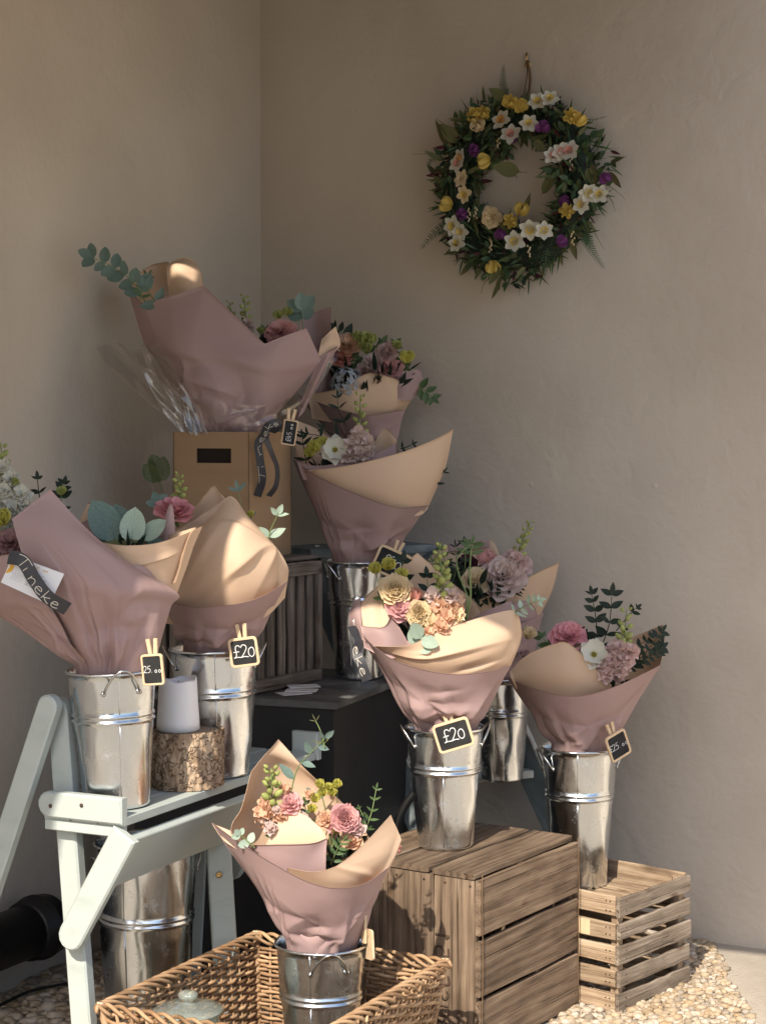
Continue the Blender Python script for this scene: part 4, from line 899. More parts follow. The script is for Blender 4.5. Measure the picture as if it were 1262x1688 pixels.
# ------------------------------------------------------------------ wrapping paper
TH = .0007
CLAMP = {}
def facets(U, V, fu, fv, rg, shear=0.0):
    """piecewise flat relief with sharp creases, the way stiff paper crumples"""
    x = U*fu+V*shear*fu; y = V*fv; x = x+.35*np.sin(y*2.1+rg.uniform(0,6)); H = np.array([[rg.uniform(-1,1) for _ in range(40)] for _ in range(40)])
    i = np.floor(x).astype(int); j = np.floor(y).astype(int); a = x-i; b = y-j; h = lambda p, q: H[(p+8) % 40, (q+8) % 40]
    up = a+b > 1
    lo = h(i,j)*(1-a-b)+h(i+1,j)*a+h(i,j+1)*b; hi = h(i+1,j+1)*(a+b-1)+h(i,j+1)*(1-a)+h(i+1,j)*(1-b)
    return np.where(up, hi, lo)
def patch(parent, rows, Yc, front='mauve', back='peach', nu=34, nv=22, dents=(), gather=.0, gfreq=5.5, seed=0, lump=.0025, name='paper_sheet', film=False, face=None, push=0.0, clamp=None):
    """a sheet lofted through rows of (px, py, depth offset); two skins so that each side keeps its own colour"""
    if dents: nu, nv = max(nu, 96), max(nv, 76)
    rg = random.Random(seed+len(rows)*17); nr_ = len(rows); R = []
    for j, r in enumerate(rows):
        lin = r[0] == 'lin'; r = r[1] if lin else r; sh = push*(1-j/max(1, nr_-1)); P3 = [at(x, y, Yc+d+sh) for (x, y, d) in r]
        if lin:
            Q = np.array(P3); t = np.linspace(0, len(Q)-1, nu); i0 = np.minimum(t.astype(int), len(Q)-2); R.append(Q[i0]+(Q[i0+1]-Q[i0])*(t-i0)[:,None])
        else: R.append(catmull(P3, nu))
    cl_ = CLAMP.get(parent.name) if clamp is None else clamp; vb = 0.0
    if gather and not film and cl_ is not None and len(R) >= 3:
        # stiff paper: straight from the rim of the bucket up to the showing edge
        ax_ = np.array([cl_[0], cl_[1]]); ring = []
        for q in R[1]:
            dd = q[:2]-ax_; dd = dd/max(1e-6, np.linalg.norm(dd)); ring.append([ax_[0]+dd[0]*cl_[3]*.96, ax_[1]+dd[1]*cl_[3]*.96, cl_[2]+.004])
        ring = np.array(ring); up = R[3:] if len(R) >= 4 else R[2:]; m_ = 4
        R = [R[0], ring]+[ring+(up[0]-ring)*t_ for t_ in np.linspace(0, 1, m_+2)[1:-1]]+list(up); vb = 1/(len(R)-1); vt = (m_+2)/(len(R)-1)
    G = np.array([catmull([R[j][i] for j in range(len(R))], nv) for i in range(nu)]).transpose(1,0,2)    # nv, nu, 3
    def normals(G):
        du = np.gradient(G, axis=1); dvv = np.gradient(G, axis=0); n = np.cross(du, dvv); n /= np.maximum(np.linalg.norm(n, axis=2, keepdims=True), 1e-9); return n
    n = normals(G); ref = A(0,-1,.1) if face is None else A(*face)
    if np.mean(n@ref) < 0: n = -n; flip = True
    else: flip = False
    U, Vv = np.meshgrid(np.linspace(0,1,nu), np.linspace(0,1,nv)); D = np.zeros_like(U)
    for k in range(4):
        fu, fv, ph = rg.uniform(1,3), rg.uniform(.5,2.5), rg.uniform(0,6.28); D += (1.0 if film else .22)*lump*rg.uniform(.4,1)*np.sin(U*fu*3.1+Vv*fv*3.1+ph)
    if not film:
        D += (.0022 if lump else 0)*facets(U, Vv, 2.3, 1.8, rg, .35)
    Vt = np.clip((Vv-vb)/max(1e-6, 1-vb), 0, 1)
    if gather and not film:
        nb = rg.choice((8,9,10)); xs = np.sort(np.array([0]+[rg.uniform(.04,.96) for _ in range(nb)]+[1.0])); hs = np.array([(1 if i % 2 else -1)*rg.uniform(.35,1) for i in range(len(xs))])
        D += 1.1*gather*np.interp(U, xs, hs)*np.clip(1-Vt*1.25, 0, 1)*np.clip(.25+Vt*6, 0, 1)          # pleats raying up from the neck
        D += .38*gather*np.clip(1-Vt*.9, 0, 1)*facets(U, Vt, 3.2, 2.6, rg, .35)
        for q in range(3):      # pinched points with creases raying out of them
            u0, v0, Rr, am, a0 = rg.uniform(.2,.8), rg.uniform(.34,.56), rg.uniform(.18,.30), rg.uniform(.008,.014), rg.uniform(0,6.28)
            rr_ = np.sqrt((U-u0)**2+((Vt-v0)*.8)**2)/Rr; th = np.arctan2((Vt-v0)*.8, U-u0)+a0; wv_ = (th/(2*PI)*3+.25*np.sin(th)) % 1
            D += am*rr_*np.exp(-rr_**1.6)*(np.abs(wv_-.5)*4-1)*np.clip(1.2-Vt*1.4, 0, 1)
        gather = 0
    if gather:
        ph = rg.uniform(0,1); warp = U*gfreq+ph+.12*np.sin(U*13+seed); tri = np.abs((warp % 1)-.5)*2; D += gather*(tri-.5)*np.clip(1-Vv*1.35,0,1)**1.4
    for (u0, v0, ang, ln, wd, dp) in dents:
        c, s = math.cos(ang), math.sin(ang); a = (U-u0)*c+(Vv-v0)*s; b = -(U-u0)*s+(Vv-v0)*c
        along = np.exp(-(a/ln)**2); prof = np.where(b > 0, np.clip(1-b/(wd*2.2), 0, 1)**1.5, np.clip(1+b/max(.045, wd*.75, abs(dp)*4.5), 0, 1)**1.3); D += .9*dp*along*prof
    G = G+n*D[...,None]
    if clamp is None: clamp = CLAMP.get(parent.name)
    if clamp is not None and not film:
        (cx, cyy, zr, rm) = clamp; dx, dy = G[...,0]-cx, G[...,1]-cyy; rad = np.sqrt(dx*dx+dy*dy)+1e-9; lim = rm+np.clip(G[...,2]-zr, 0, 9)*2.2-np.clip(zr-G[...,2], 0, .2)*.15
        wob = 1+.03*np.sin(U*23+seed)*np.clip(1-(G[...,2]-zr)/.08, 0, 1); k_ = np.minimum(1, lim*wob/rad); G[...,0] = cx+dx*k_; G[...,1] = cyy+dy*k_
    n2 = normals(G); n2 = -n2 if flip else n2
    V1 = (G+n2*TH/2).reshape(-1,3); V2 = (G-n2*TH/2).reshape(-1,3); k = nu*nv; F1, F2, FE = [], [], []
    for j in range(nv-1):
        for i in range(nu-1):
            q = (j*nu+i, j*nu+i+1, (j+1)*nu+i+1, (j+1)*nu+i)
            if flip: q = q[::-1]
            F1.append(q); F2.append(tuple(x+k for x in q[::-1]))
    bd = [i for i in range(nu)]+[j*nu+nu-1 for j in range(1,nv)]+[(nv-1)*nu+i for i in range(nu-2,-1,-1)]+[j*nu for j in range(nv-2,0,-1)]
    for i in range(len(bd)): a, b = bd[i], bd[(i+1)%len(bd)]; FE.append((a,b,b+k,a+k))
    mb = MB()
    if film: mb.add(G.reshape(-1,3), F1, 0); return mb.build('clear_film', M['film'], parent)
    mb.add(np.vstack([V1,V2]), F1, 0); mb.f += F2+FE; mb.m += [1]*len(F2)+[0]*len(FE); mb.sm += [True]*len(F2)+[False]*len(FE)
    return mb.build(name, [M[front], M[back]], parent)
def cone(parent, c, z0, z1, r0, r1, seed, a0=0, a1=2*math.pi, lean=(0,0), cut=.25, front='mauve', back='peach'):
    cl = CLAMP.get(parent.name); r1 = min(r1, .112); lean = (0, 0)
    """the closed wrap below and behind the showing sheets"""
    rg = random.Random(seed); nu, nv = 60, 12; V = []; ph = [rg.uniform(0,6.28) for _ in range(4)]
    for s in (0, 1):
        for j in range(nv):
            t = j/(nv-1)
            for i in range(nu):
                a = a0+(a1-a0)*i/(nu-1); tt = t*(1-cut*.5*(1+math.sin(3*a+ph[0]))*.7); r = r0+(r1-r0)*tt**1.0+.006*(1-t)*math.sin(a*9+ph[1])+.008*t*math.sin(a*2+ph[2])
                
                if cl is not None: zz = z0+(z1-z0)*tt; r = min(r, cl[3]*.80+max(0, zz-cl[2])*.55)
                r -= s*.0008; V.append(A(c[0]+lean[0]*tt+math.cos(a)*r, c[1]+lean[1]*tt+math.sin(a)*r, z0+(z1-z0)*tt))
    k = nu*nv; F1 = [(j*nu+i, j*nu+i+1, (j+1)*nu+i+1, (j+1)*nu+i) for j in range(nv-1) for i in range(nu-1)]
    mb = MB(); mb.add(V, F1, 0); mb.f += [tuple(x+k for x in q[::-1]) for q in F1]; mb.m += [1]*len(F1); mb.sm += [True]*len(F1)
    E = [(nv-1)*nu+i for i in range(nu)]; mb.f += [(E[i],E[i+1],E[i+1]+k,E[i]+k) for i in range(nu-1)]; mb.m += [0]*(nu-1); mb.sm += [False]*(nu-1)
    return mb.build('paper_cone', [M[front], M[back]], parent)
def bouquet(c, h, label, rt=.096):
    o = thing('bouquet', A(c[0],c[1],c[2]+h*.6), label, 'bouquet', 'wrapped bouquets'); CLAMP[o.name] = (c[0], c[1], c[2]+h+.004, rt*.90); return o
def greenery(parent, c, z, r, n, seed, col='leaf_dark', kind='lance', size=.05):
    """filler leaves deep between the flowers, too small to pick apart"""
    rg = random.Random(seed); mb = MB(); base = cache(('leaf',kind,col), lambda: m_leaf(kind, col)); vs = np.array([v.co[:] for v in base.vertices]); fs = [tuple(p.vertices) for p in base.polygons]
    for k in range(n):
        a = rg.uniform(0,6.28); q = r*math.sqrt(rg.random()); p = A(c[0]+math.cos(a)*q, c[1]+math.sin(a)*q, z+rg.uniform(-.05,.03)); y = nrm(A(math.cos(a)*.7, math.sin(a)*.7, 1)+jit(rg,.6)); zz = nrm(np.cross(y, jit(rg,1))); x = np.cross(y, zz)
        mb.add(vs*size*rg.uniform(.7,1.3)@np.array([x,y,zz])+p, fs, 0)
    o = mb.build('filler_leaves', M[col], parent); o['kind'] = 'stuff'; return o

# ================================================================== BOUQUETS
PI = math.pi
# ---- I: front bouquet in the basket
Y = 4.0; B = bouquet(bI, .338, 'sunlit front bouquet with a tall pointed peach back sheet, above the wicker basket')
cone(B, bI, .12, .46, .045, .155, 1, lean=(-.03,.02))
patch(B, [[(412,1440,.03),(435,1460,.09),(500,1470,.13),(575,1455,.10),(620,1440,.05)],
          [(382,1372,.0),(413,1352,.09),(490,1345,.14),(575,1372,.11),(610,1385,.08)],
          [(398,1334,.01),(420,1315,.095),(470,1300,.14),(530,1310,.125),(575,1336,.10)],
          [(409,1292,.02),(426,1278,.09),(455,1262,.12),(490,1268,.12),(512,1276,.11)],
          ('lin', [(414,1272,.03),(458,1219,.11)])], Y, 'peach', 'mauve', seed=1, lump=.003, nu=40, nv=34)
patch(B, [[(422,1455,.0),(455,1470,-.06),(537,1465,-.07)], [(394,1408,-.02),(455,1424,-.075),(537,1425,-.085)], [(379,1366,-.01),(398,1391,-.05),(460,1392,-.085),(512,1390,-.095),(538,1382,-.075)]], Y, 'mauve', 'peach', seed=2, lump=.001)
patch(B, [[(425,1415,-.035),(485,1420,-.06),(537,1410,-.07)], [(447,1375,-.035),(492,1368,-.05),(536,1375,-.06)], [(472,1337,-.02),(481,1333,-.022),(508,1347,-.035)]], Y, 'peach', 'mauve', seed=3, lump=.0008)
patch(B, [[(465,1480,-.10),(530,1500,-.12),(580,1495,-.10),(612,1480,-.05),(630,1460,.0)],
          [(471,1455,-.115),(528,1465,-.135),(578,1455,-.115),(628,1422,-.05),(658,1388,.0)],
          [(474,1431,-.115),(520,1437,-.13),(562,1422,-.105),(606,1384,-.05),(643,1343,.0)]], Y, push=.06, front='peach', back='mauve', seed=4, lump=.0015, dents=[(.62,.5,1.9,.5,.03,.006),(.85,.35,.9,.4,.04,.008)])
patch(B, [[(466,1605,.01),(490,1612,-.05),(522,1612,-.065),(550,1610,-.05),(572,1605,.01)],
          [(440,1520,.0),(468,1540,-.075),(515,1552,-.095),(560,1548,-.075),(590,1522,-.0)],
          [(397,1446,.0),(440,1472,-.105),(512,1500,-.14),(572,1498,-.11),(618,1470,-.01)],
          [(349,1357,.0),(425,1409,-.12),(520,1459,-.17),(590,1461,-.14),(641,1429,-.02)]], Y, 'mauve', 'peach', nu=60, nv=46, seed=5, gather=.010, lump=.0015,
      dents=[(.52,.40,.4,.10,.10,-.012),(.35,.26,-.5,.13,.08,-.012),(.62,.22,.7,.12,.06,-.010),(.80,.45,1.25,.30,.05,.010),(.68,.14,1.3,.12,.05,-.010)])
patch(B, [[(360,1375,.01),(372,1388,-.02),(390,1400,-.05)], [(349,1357,.005),(362,1362,.0),(380,1370,-.005)]], Y, 'peach', 'mauve', nu=10, nv=8, lump=0)
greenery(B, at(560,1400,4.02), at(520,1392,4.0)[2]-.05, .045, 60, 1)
spike(B, [(462,1385,4.0),(450,1330,3.99),(447,1266,3.98)], 'p_peach', 4, 18, 28, 1, low=.35)
flower(B,'floret','p_peach',438,1326,3.985,17,seed=1); flower(B,'floret','p_peach',470,1302,4.0,14,seed=2); flower(B,'floret','p_pale',447,1366,3.96,15,seed=1); flower(B,'floret','p_pale',455,1335,3.97,10,seed=2)
flower(B,'rose','p_pink',478,1326,3.985,21,(-.1,-.8,.5),0)
for (x,y,c,r) in ((430,1338,'p_peach',15),(444,1350,'p_pale',14),(462,1345,'p_peach',13),(498,1352,'p_pale',15),(520,1365,'p_peach',15),(590,1368,'p_blush',16),(548,1362,'p_pink',15),(510,1310,'p_peach',11)): flower(B,'floret',c,x,y,3.985,r,seed=x)
sprig(B,[(500,1390,4.0),(505,1350,4.0),(502,1325,4.0)],'oval','leaf',4,22,14); sprig(B,[(585,1400,4.0),(592,1375,4.0),(598,1352,4.0)],'lance','leaf_dark',5,20,15); sprig(B,[(455,1385,4.0),(440,1350,4.01),(432,1322,4.02)],'oval','leaf',4,20,16)
for (x,y,r) in ((528,1297,12),(556,1296,12),(518,1322,13),(532,1312,12),(547,1310,12),(513,1338,12),(553,1372,13),(541,1302,11)): flower(B,'bud','p_lime',x,y,3.985,r,(.1,-.5,.9),int(x))
for (x,y) in ((528,1297),(556,1296),(532,1312),(553,1372)): stem(B,[(545,1410,4.0),((x+545)/2+4,1360,3.995),(x,y+4,3.99)],.0013)
flower(B,'ruffle','p_pink',568,1350,3.975,24,(.1,-.9,.4),0); flower(B,'rose','p_peach',536,1350,3.985,16,seed=1); flower(B,'rose','p_peach',580,1388,3.985,19,seed=2); flower(B,'double','p_coral',648,1392,4.11,16,(.6,-.3,.5),1)
sprig(B,[(545,1425,3.97),(556,1400,3.955),(566,1385,3.95)],'lance','leaf',5,24,3); sprig(B,[(600,1372,4.02),(612,1340,4.02),(620,1300,4.02)],'lance','leaf',5,20,4)
sprig(B,[(605,1372,4.03),(600,1350,4.03),(592,1332,4.03)],'lance','leaf',4,13,9)
sprig(B,[(474,1330,4.0),(490,1268,3.99),(515,1238,3.98),(536,1217,3.97)],'oval','euc',5,36,5,pair=False,start=.25,spread=1.2); sprig(B,[(500,1330,4.02),(515,1310,4.03)],'round','euc',1,30,5,endleaf=False)
sprig(B,[(535,1232,3.975),(528,1205,3.98),(520,1188,3.98)],'blade','leaf_olive',2,22,6)
sprig(B,[(420,1398,3.92),(405,1384,3.915),(396,1376,3.91)],'round','euc_pale',2,24,8,start=.3,flat=.4)

# ---- F: bouquet on the big crate
Y = 4.587; B = bouquet(bF, .30, 'bouquet of cream and coral flowers in the bucket on the big crate')
cone(B, bF, .60, .98, .05, .165, 2, lean=(-.02,.03))
patch(B, [[(596,1060,.0),(640,1080,.09),(740,1080,.12),(800,1040,.06)], [(590,1012,-.02),(640,1005,.09),(730,1000,.12),(790,1000,.08)], [(602,985,.0),(640,968,.07),(690,955,.11),(738,955,.11)], ('lin', [(625,962,.05),(688,911,.10)])], Y, 'peach','mauve', seed=1, nu=36, nv=30)
patch(B, [[(600,1068,-.07),(640,1085,-.10),(680,1080,-.08)], [(597,1045,-.07),(635,1050,-.095),(676,1066,-.07)], [(594,1031,-.06),(615,1034,-.085),(634,1032,-.09),(645,1012,-.06)]], Y, 'mauve','peach', seed=2, lump=.0006, nu=24, nv=14)
patch(B, [[(592,1035,-.05),(615,1038,-.07),(632,1036,-.07),(645,1020,-.05)], [(590,1010,-.03),(612,998,-.03),(630,1000,-.03),(643,990,-.03)], [(592,996,-.01),(612,978,.0),(626,966,.0),(636,972,-.01)]], Y, 'peach','mauve', seed=3, lump=.0006, nu=20, nv=14)
patch(B, [[(776,1022,.06),(810,1014,.05),(848,1010,.04)], [(790,1012,.07),(820,999,.06),(845,988,.05)]], Y, 'mauve','peach', nu=12, nv=8, lump=0, seed=4)
patch(B, [[(612,1080,-.11),(690,1120,-.145),(760,1125,-.14),(815,1118,-.09),(838,1105,-.01)], [(612,1068,-.12),(690,1085,-.155),(765,1075,-.145),(830,1060,-.09),(857,1055,.0)], [(614,1064,-.115),(672,1063,-.135),(725,1040,-.11),(790,1018,-.06),(840,1006,-.01),(852,1012,.01),(858,1030,.02)]], Y, push=.06, front='peach', back='mauve', seed=5, lump=.0015, nu=56, nv=36,
      dents=[(.42,.52,.06,.22,.10,.014),(.60,.22,.3,.12,.06,-.010),(.30,.55,-.6,.05,.05,-.008),(.88,.3,1.3,.3,.05,.010)])
patch(B, [[(678,1225,.01),(705,1235,-.05),(738,1237,-.065),(772,1235,-.05),(796,1225,.01)], [(650,1160,.0),(690,1178,-.09),(740,1185,-.105),(790,1178,-.08),(812,1158,.0)], [(614,1098,.0),(660,1120,-.125),(735,1140,-.15),(795,1138,-.11),(828,1125,-.0)], [(574,1018,.0),(612,1062,-.11),(660,1093,-.15),(735,1111,-.17),(800,1108,-.12),(842,1096,-.01)]], Y, 'mauve','peach', nu=60, nv=46, seed=6, gather=.010, lump=.0015,
      dents=[(.40,.36,.5,.14,.14,.018),(.62,.40,1.0,.10,.06,.010),(.78,.50,1.15,.30,.06,.014),(.28,.22,-.5,.12,.08,-.012),(.55,.70,.6,.10,.05,-.006)])
patch(B, [[(581,1048,.01),(590,1052,-.04),(604,1058,-.085)], [(575,1018,.0),(585,1018,-.03),(597,1030,-.06)], [(578,1002,.01),(586,990,-.0),(594,985,.0)]], Y, 'mauve','peach', nu=12, nv=12, lump=0, seed=7)
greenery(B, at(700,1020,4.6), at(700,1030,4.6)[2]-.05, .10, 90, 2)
flower(B,'bud','p_lime',619,944,4.56,16,(-.2,-.5,.9),0); flower(B,'bud','p_lime',640,938,4.57,18,(.1,-.5,.9),1); flower(B,'bud','p_lime',662,955,4.57,17,(.1,-.5,.8),2)
stem(B,[(640,1010,4.57),(626,970,4.56),(620,948,4.56)],.0016)
flower(B,'ruffle','p_cream',651,973,4.53,27,(-.1,-.85,.5),0); flower(B,'double','p_pink',660,1002,4.52,22,(.0,-.9,.35),1); flower(B,'tulip','p_coral',679,990,4.54,15,(.3,-.3,.9),0)
flower(B,'ruffle','p_cream',690,1012,4.51,23,(.0,-.9,.35),1); flower(B,'floret','p_cream',712,1026,4.50,19,seed=1); flower(B,'floret','p_peach',735,1018,4.50,21,seed=2); flower(B,'floret','p_cream',752,1016,4.51,17,seed=0); flower(B,'floret','p_peach',726,1034,4.48,17,seed=0); flower(B,'floret','p_peach',705,1042,4.47,14,seed=1)
spike(B,[(728,1030,4.54),(729,970,4.53),(724,898,4.53)],'p_peach',5,20,28,2,low=.15)
for (x,y,r) in ((713,982,18),(743,982,18),(746,1003,17),(722,1000,15)): flower(B,'floret','p_pale' if r > 17 else 'p_peach',x,y,4.515,r,seed=int(x))
stem(B,[(768,1022,4.55),(775,985,4.55),(774,940,4.56),(776,905,4.58)],.0032); stem(B,[(766,1020,4.55),(770,985,4.55),(757,950,4.56),(753,920,4.57),(775,898,4.58)],.0026)
sprig(B,[(776,915,4.58),(777,905,4.58),(778,897,4.58)],'lance','leaf',3,30,3,spread=1.4,endleaf=True)
sprig(B,[(676,1072,4.475),(686,1062,4.465),(694,1052,4.46)],'round','euc_pale',2,30,4,start=.5,spread=1.6,flat=.2,taper=1,endleaf=False)
sprig(B,[(838,1020,4.585),(850,1008,4.585),(872,996,4.585),(888,990,4.585)],'oval','euc_pale',5,23,5,start=.3,spread=1.3,flat=.8)
sprig(B,[(655,990,4.6),(660,960,4.62),(664,925,4.63)],'oval','leaf_dark',3,32,6); sprig(B,[(700,1000,4.6),(705,975,4.62),(703,950,4.63)],'oval','leaf_dark',3,30,7); sprig(B,[(632,1000,4.55),(628,985,4.55)],'oval','leaf',1,28,7,endleaf=True)

# ---- H: bouquet on the small crate
Y = 4.95; B = bouquet(bH, .378, 'bouquet with pink ranunculus and dark eucalyptus in the tall bucket on the slatted crate')
cone(B, bH, .48, .80, .05, .12, 3)
patch(B, [[(900,1140,.08),(980,1160,.13),(1050,1140,.10),(1085,1105,.0)], [(890,1095,.10),(980,1090,.15),(1060,1070,.11),(1094,1060,.0)], [(905,1075,.10),(990,1070,.16),(1055,1045,.12),(1092,1030,.02)]], Y, 'peach','mauve', seed=1)
patch(B, [[(850,1135,-.08),(900,1155,-.125),(950,1165,-.14),(1000,1150,-.12)], [(843,1118,-.07),(895,1110,-.12),(945,1115,-.14),(1005,1140,-.12)], [(840,1107,-.04),(868,1080,-.07),(912,1062,-.09),(942,1064,-.10),(1008,1130,-.115)]], Y, push=.06, front='peach', back='mauve', seed=2, lump=.0015)
patch(B, [[(895,1268,.01),(925,1275,-.055),(958,1277,-.07),(990,1275,-.055),(1016,1268,.01)], [(890,1205,.0),(920,1218,-.09),(960,1222,-.11),(1000,1216,-.08),(1030,1200,.0)], [(862,1158,.0),(900,1175,-.115),(950,1182,-.14),(1010,1172,-.12),(1062,1150,-.0)], [(836,1117,.0),(880,1136,-.12),(945,1148,-.165),(1012,1132,-.14),(1090,1096,-.02)]], Y, 'mauve','peach', nu=60, nv=44, seed=3, gather=.010, lump=.0015,
      dents=[(.36,.26,.5,.12,.08,-.010),(.62,.3,1.1,.2,.06,.008),(.84,.45,1.2,.3,.05,-.010)])
greenery(B, at(985,1100,4.98), at(985,1090,4.95)[2]-.05, .07, 80, 3)
flower(B,'double','p_hot',937,1050,4.90,29,(-.1,-.8,.6),0); flower(B,'anemone','p_white',978,1080,4.86,26,(.0,-.9,.4),0); flower(B,'bud','p_cream',868,1052,4.93,18,(.1,-.5,.8),1); flower(B,'floret','p_blush',858,1076,4.93,20,seed=1)
spike(B,[(1005,1115,4.87),(1020,1080,4.87),(1028,1050,4.88),(1032,1005,4.90)],'p_blush',9,14,24,1,low=.0)
for (x,y) in ((1000,1112),(1018,1104),(1008,1090),(1030,1088),(1022,1070),(1040,1075),(996,1098)): flower(B,'floret','p_blush',x,y,4.845,19,seed=x)
sprig(B,[(985,1080,4.92),(1003,1030,4.92),(1008,978,4.92)],'oval','leaf_dark',5,32,2,spread=1.3,smat='leaf_dark'); sprig(B,[(985,1060,4.93),(980,1010,4.94),(974,978,4.94)],'oval','leaf_dark',5,24,3,smat='leaf_dark'); sprig(B,[(1015,1040,4.93),(1040,1010,4.93),(1049,1002,4.93)],'oval','leaf_dark',3,18,4,smat='leaf_dark')
sprig(B,[(1025,1105,4.89),(1060,1080,4.90),(1090,1040,4.93)],'oval','leaf_dark',8,18,5,smat='leaf_dark',taper=.8); sprig(B,[(1040,1098,4.90),(1075,1080,4.91),(1092,1066,4.93)],'oval','leaf_dark',7,17,6,smat='leaf_dark',taper=.8); sprig(B,[(1020,1100,4.89),(1045,1072,4.90),(1072,1048,4.92)],'oval','leaf_dark',6,17,7,smat='leaf_dark')
sprig(B,[(905,1065,4.94),(893,1050,4.94)],'oval','leaf',2,22,8); sprig(B,[(965,1060,4.93),(955,1040,4.93)],'oval','leaf_dark',3,24,9); sprig(B,[(960,1085,4.88),(955,1070,4.88)],'oval','leaf',2,24,10)

# ---- G: bouquet on the ladder step
Y = 5.27; B = bouquet(bG, .30, 'shaded bouquet with a large pale pink rose on the ladder, behind the cream bouquet')
cone(B, bG, .62, 1.02, .05, .17, 4)
patch(B, [[(705,960,.02),(750,960,.11),(820,960,.12),(870,950,.06)], [(702,930,.0),(745,910,.10),(800,905,.12),(830,925,.10)], [(715,912,.02),(745,896,.10),(806,890,.12),(818,905,.12)]], Y, 'peach','mauve', seed=1)
patch(B, [[(735,897,.085),(770,893,.095),(806,889,.10)], [(738,910,.09),(770,908,.10),(806,902,.105)]], Y, 'mauve','peach', nu=12, nv=6, lump=0)
patch(B, [[(775,1040,-.10),(830,1035,-.11),(870,1020,-.07),(890,1012,.0)], [(780,1000,-.11),(830,985,-.11),(880,975,-.06),(911,970,.0)], [(786,990,-.10),(840,968,-.09),(888,942,-.04),(921,926,.0)]], Y, push=.06, front='peach', back='mauve', seed=2, lump=.001)
patch(B, [[(775,1160,.01),(825,1170,-.06),(862,1160,.01)], [(740,1090,.0),(825,1110,-.11),(872,1080,.0)], [(705,1000,.0),(810,1035,-.14),(870,1022,-.08),(895,1008,.0)]], Y, 'mauve','peach', nu=40, nv=26, seed=3, gather=.010, dents=[(.6,.4,1.0,.2,.06,.01)])
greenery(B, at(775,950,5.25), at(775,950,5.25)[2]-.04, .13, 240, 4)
flower(B,'double','p_pale',828,950,5.17,36,(.0,-.9,.4),0); flower(B,'double','p_blush',850,930,5.21,26,(.3,-.8,.4),1); flower(B,'double','p_cream',785,955,5.16,22,(-.1,-.9,.4),2); flower(B,'tulip','p_pink',800,930,5.21,17,(.1,-.3,.9),0); flower(B,'rose','p_wine',770,930,5.22,18,seed=0)
spike(B,[(842,945,5.20),(858,900,5.20),(873,860,5.20)],'p_blush',4,14,18,2,low=.1)
for k,(x,y,x2,y2) in enumerate(((730,960,728,905),(745,965,750,900),(760,960,765,895),(720,970,712,925),(790,985,830,975),(840,975,858,962),(770,985,755,975),(740,985,735,950))): sprig(B,[(x,y,5.18),((x+x2)/2+4,(y+y2)/2,5.18),(x2,y2,5.19)],'lance' if k%2 else 'oval','leaf_dark' if k%3 else 'leaf',5,20,k)

# ---- C: bouquet on the black box
Y = 5.19; B = bouquet(bC, .335, 'shaded bouquet with a wide peach fold pointing up right, above the black box')
cone(B, bC, .98, 1.36, .05, .17, 5)
patch(B, [[(500,780,.0),(545,790,.10),(620,780,.12),(680,770,.05)], [(487,745,.0),(530,730,.10),(600,740,.13),(660,745,.08)], [(482,690,.02),(520,706,.09),(560,728,.11),(600,740,.12)]], Y, 'peach','mauve', seed=1)
patch(B, [[(600,790,.0),(640,785,.0),(660,775,-.02)], [(605,750,.02),(632,742,.02),(655,738,-.01)], [(610,742,.03),(634,706,.03),(653,725,.01)]], Y, 'peach','mauve', nu=16, nv=14, seed=2, lump=0)
patch(B, [[(500,790,-.06),(560,805,-.10),(630,790,-.08),(660,765,-.02)], [(490,764,-.05),(530,779,-.09),(600,768,-.09),(655,748,-.02)], [(484,752,-.02),(515,767,-.07),(560,763,-.085),(615,750,-.06),(653,731,-.01)]], Y, 'mauve','peach', seed=3, lump=.0008)
patch(B, [[(500,790,-.10),(570,830,-.15),(640,850,-.15),(690,850,-.09),(705,840,-.01)], [(503,780,-.105),(570,800,-.15),(650,805,-.155),(715,785,-.08),(735,765,.0)], [(508,776,-.10),(580,766,-.13),(660,746,-.12),(716,724,-.05),(746,707,.01)]], Y, push=.06, front='peach', back='mauve', seed=4, lump=.0015)
patch(B, [[(540,955,.01),(565,962,-.05),(592,964,-.065),(622,962,-.05),(646,955,.01)], [(534,895,.0),(560,908,-.085),(595,914,-.10),(632,908,-.08),(656,890,.0)], [(506,830,.0),(545,850,-.12),(600,870,-.15),(652,868,-.12),(684,860,.0)], [(482,757,.0),(520,784,-.12),(590,816,-.17),(655,837,-.15),(706,833,-.01)]], Y, 'mauve','peach', nu=60, nv=44, seed=5, gather=.010, lump=.0015,
      dents=[(.30,.36,.2,.12,.10,-.012),(.42,.22,1.2,.16,.05,.010),(.68,.40,.8,.18,.06,.012),(.50,.56,.5,.10,.06,-.008)])
greenery(B, at(560,760,5.22), at(560,755,5.19)[2]-.05, .07, 80, 5)
flower(B,'anemone','p_white',552,742,5.11,24,(.0,-.9,.35),1); flower(B,'bud','p_lime',522,745,5.11,18,(-.2,-.6,.8),0); flower(B,'bud','p_lime',510,752,5.11,14,(-.2,-.6,.8),1); flower(B,'bud','p_lime',530,735,5.12,14,(.1,-.6,.8),2)
spike(B,[(588,765,5.13),(592,715,5.13),(594,650,5.13)],'p_pale',7,15,21,1,low=.1)
for (x,y) in ((578,735),(606,730),(590,748),(575,752),(604,748),(590,715)): flower(B,'floret','p_pale',x,y,5.10,17,seed=x)
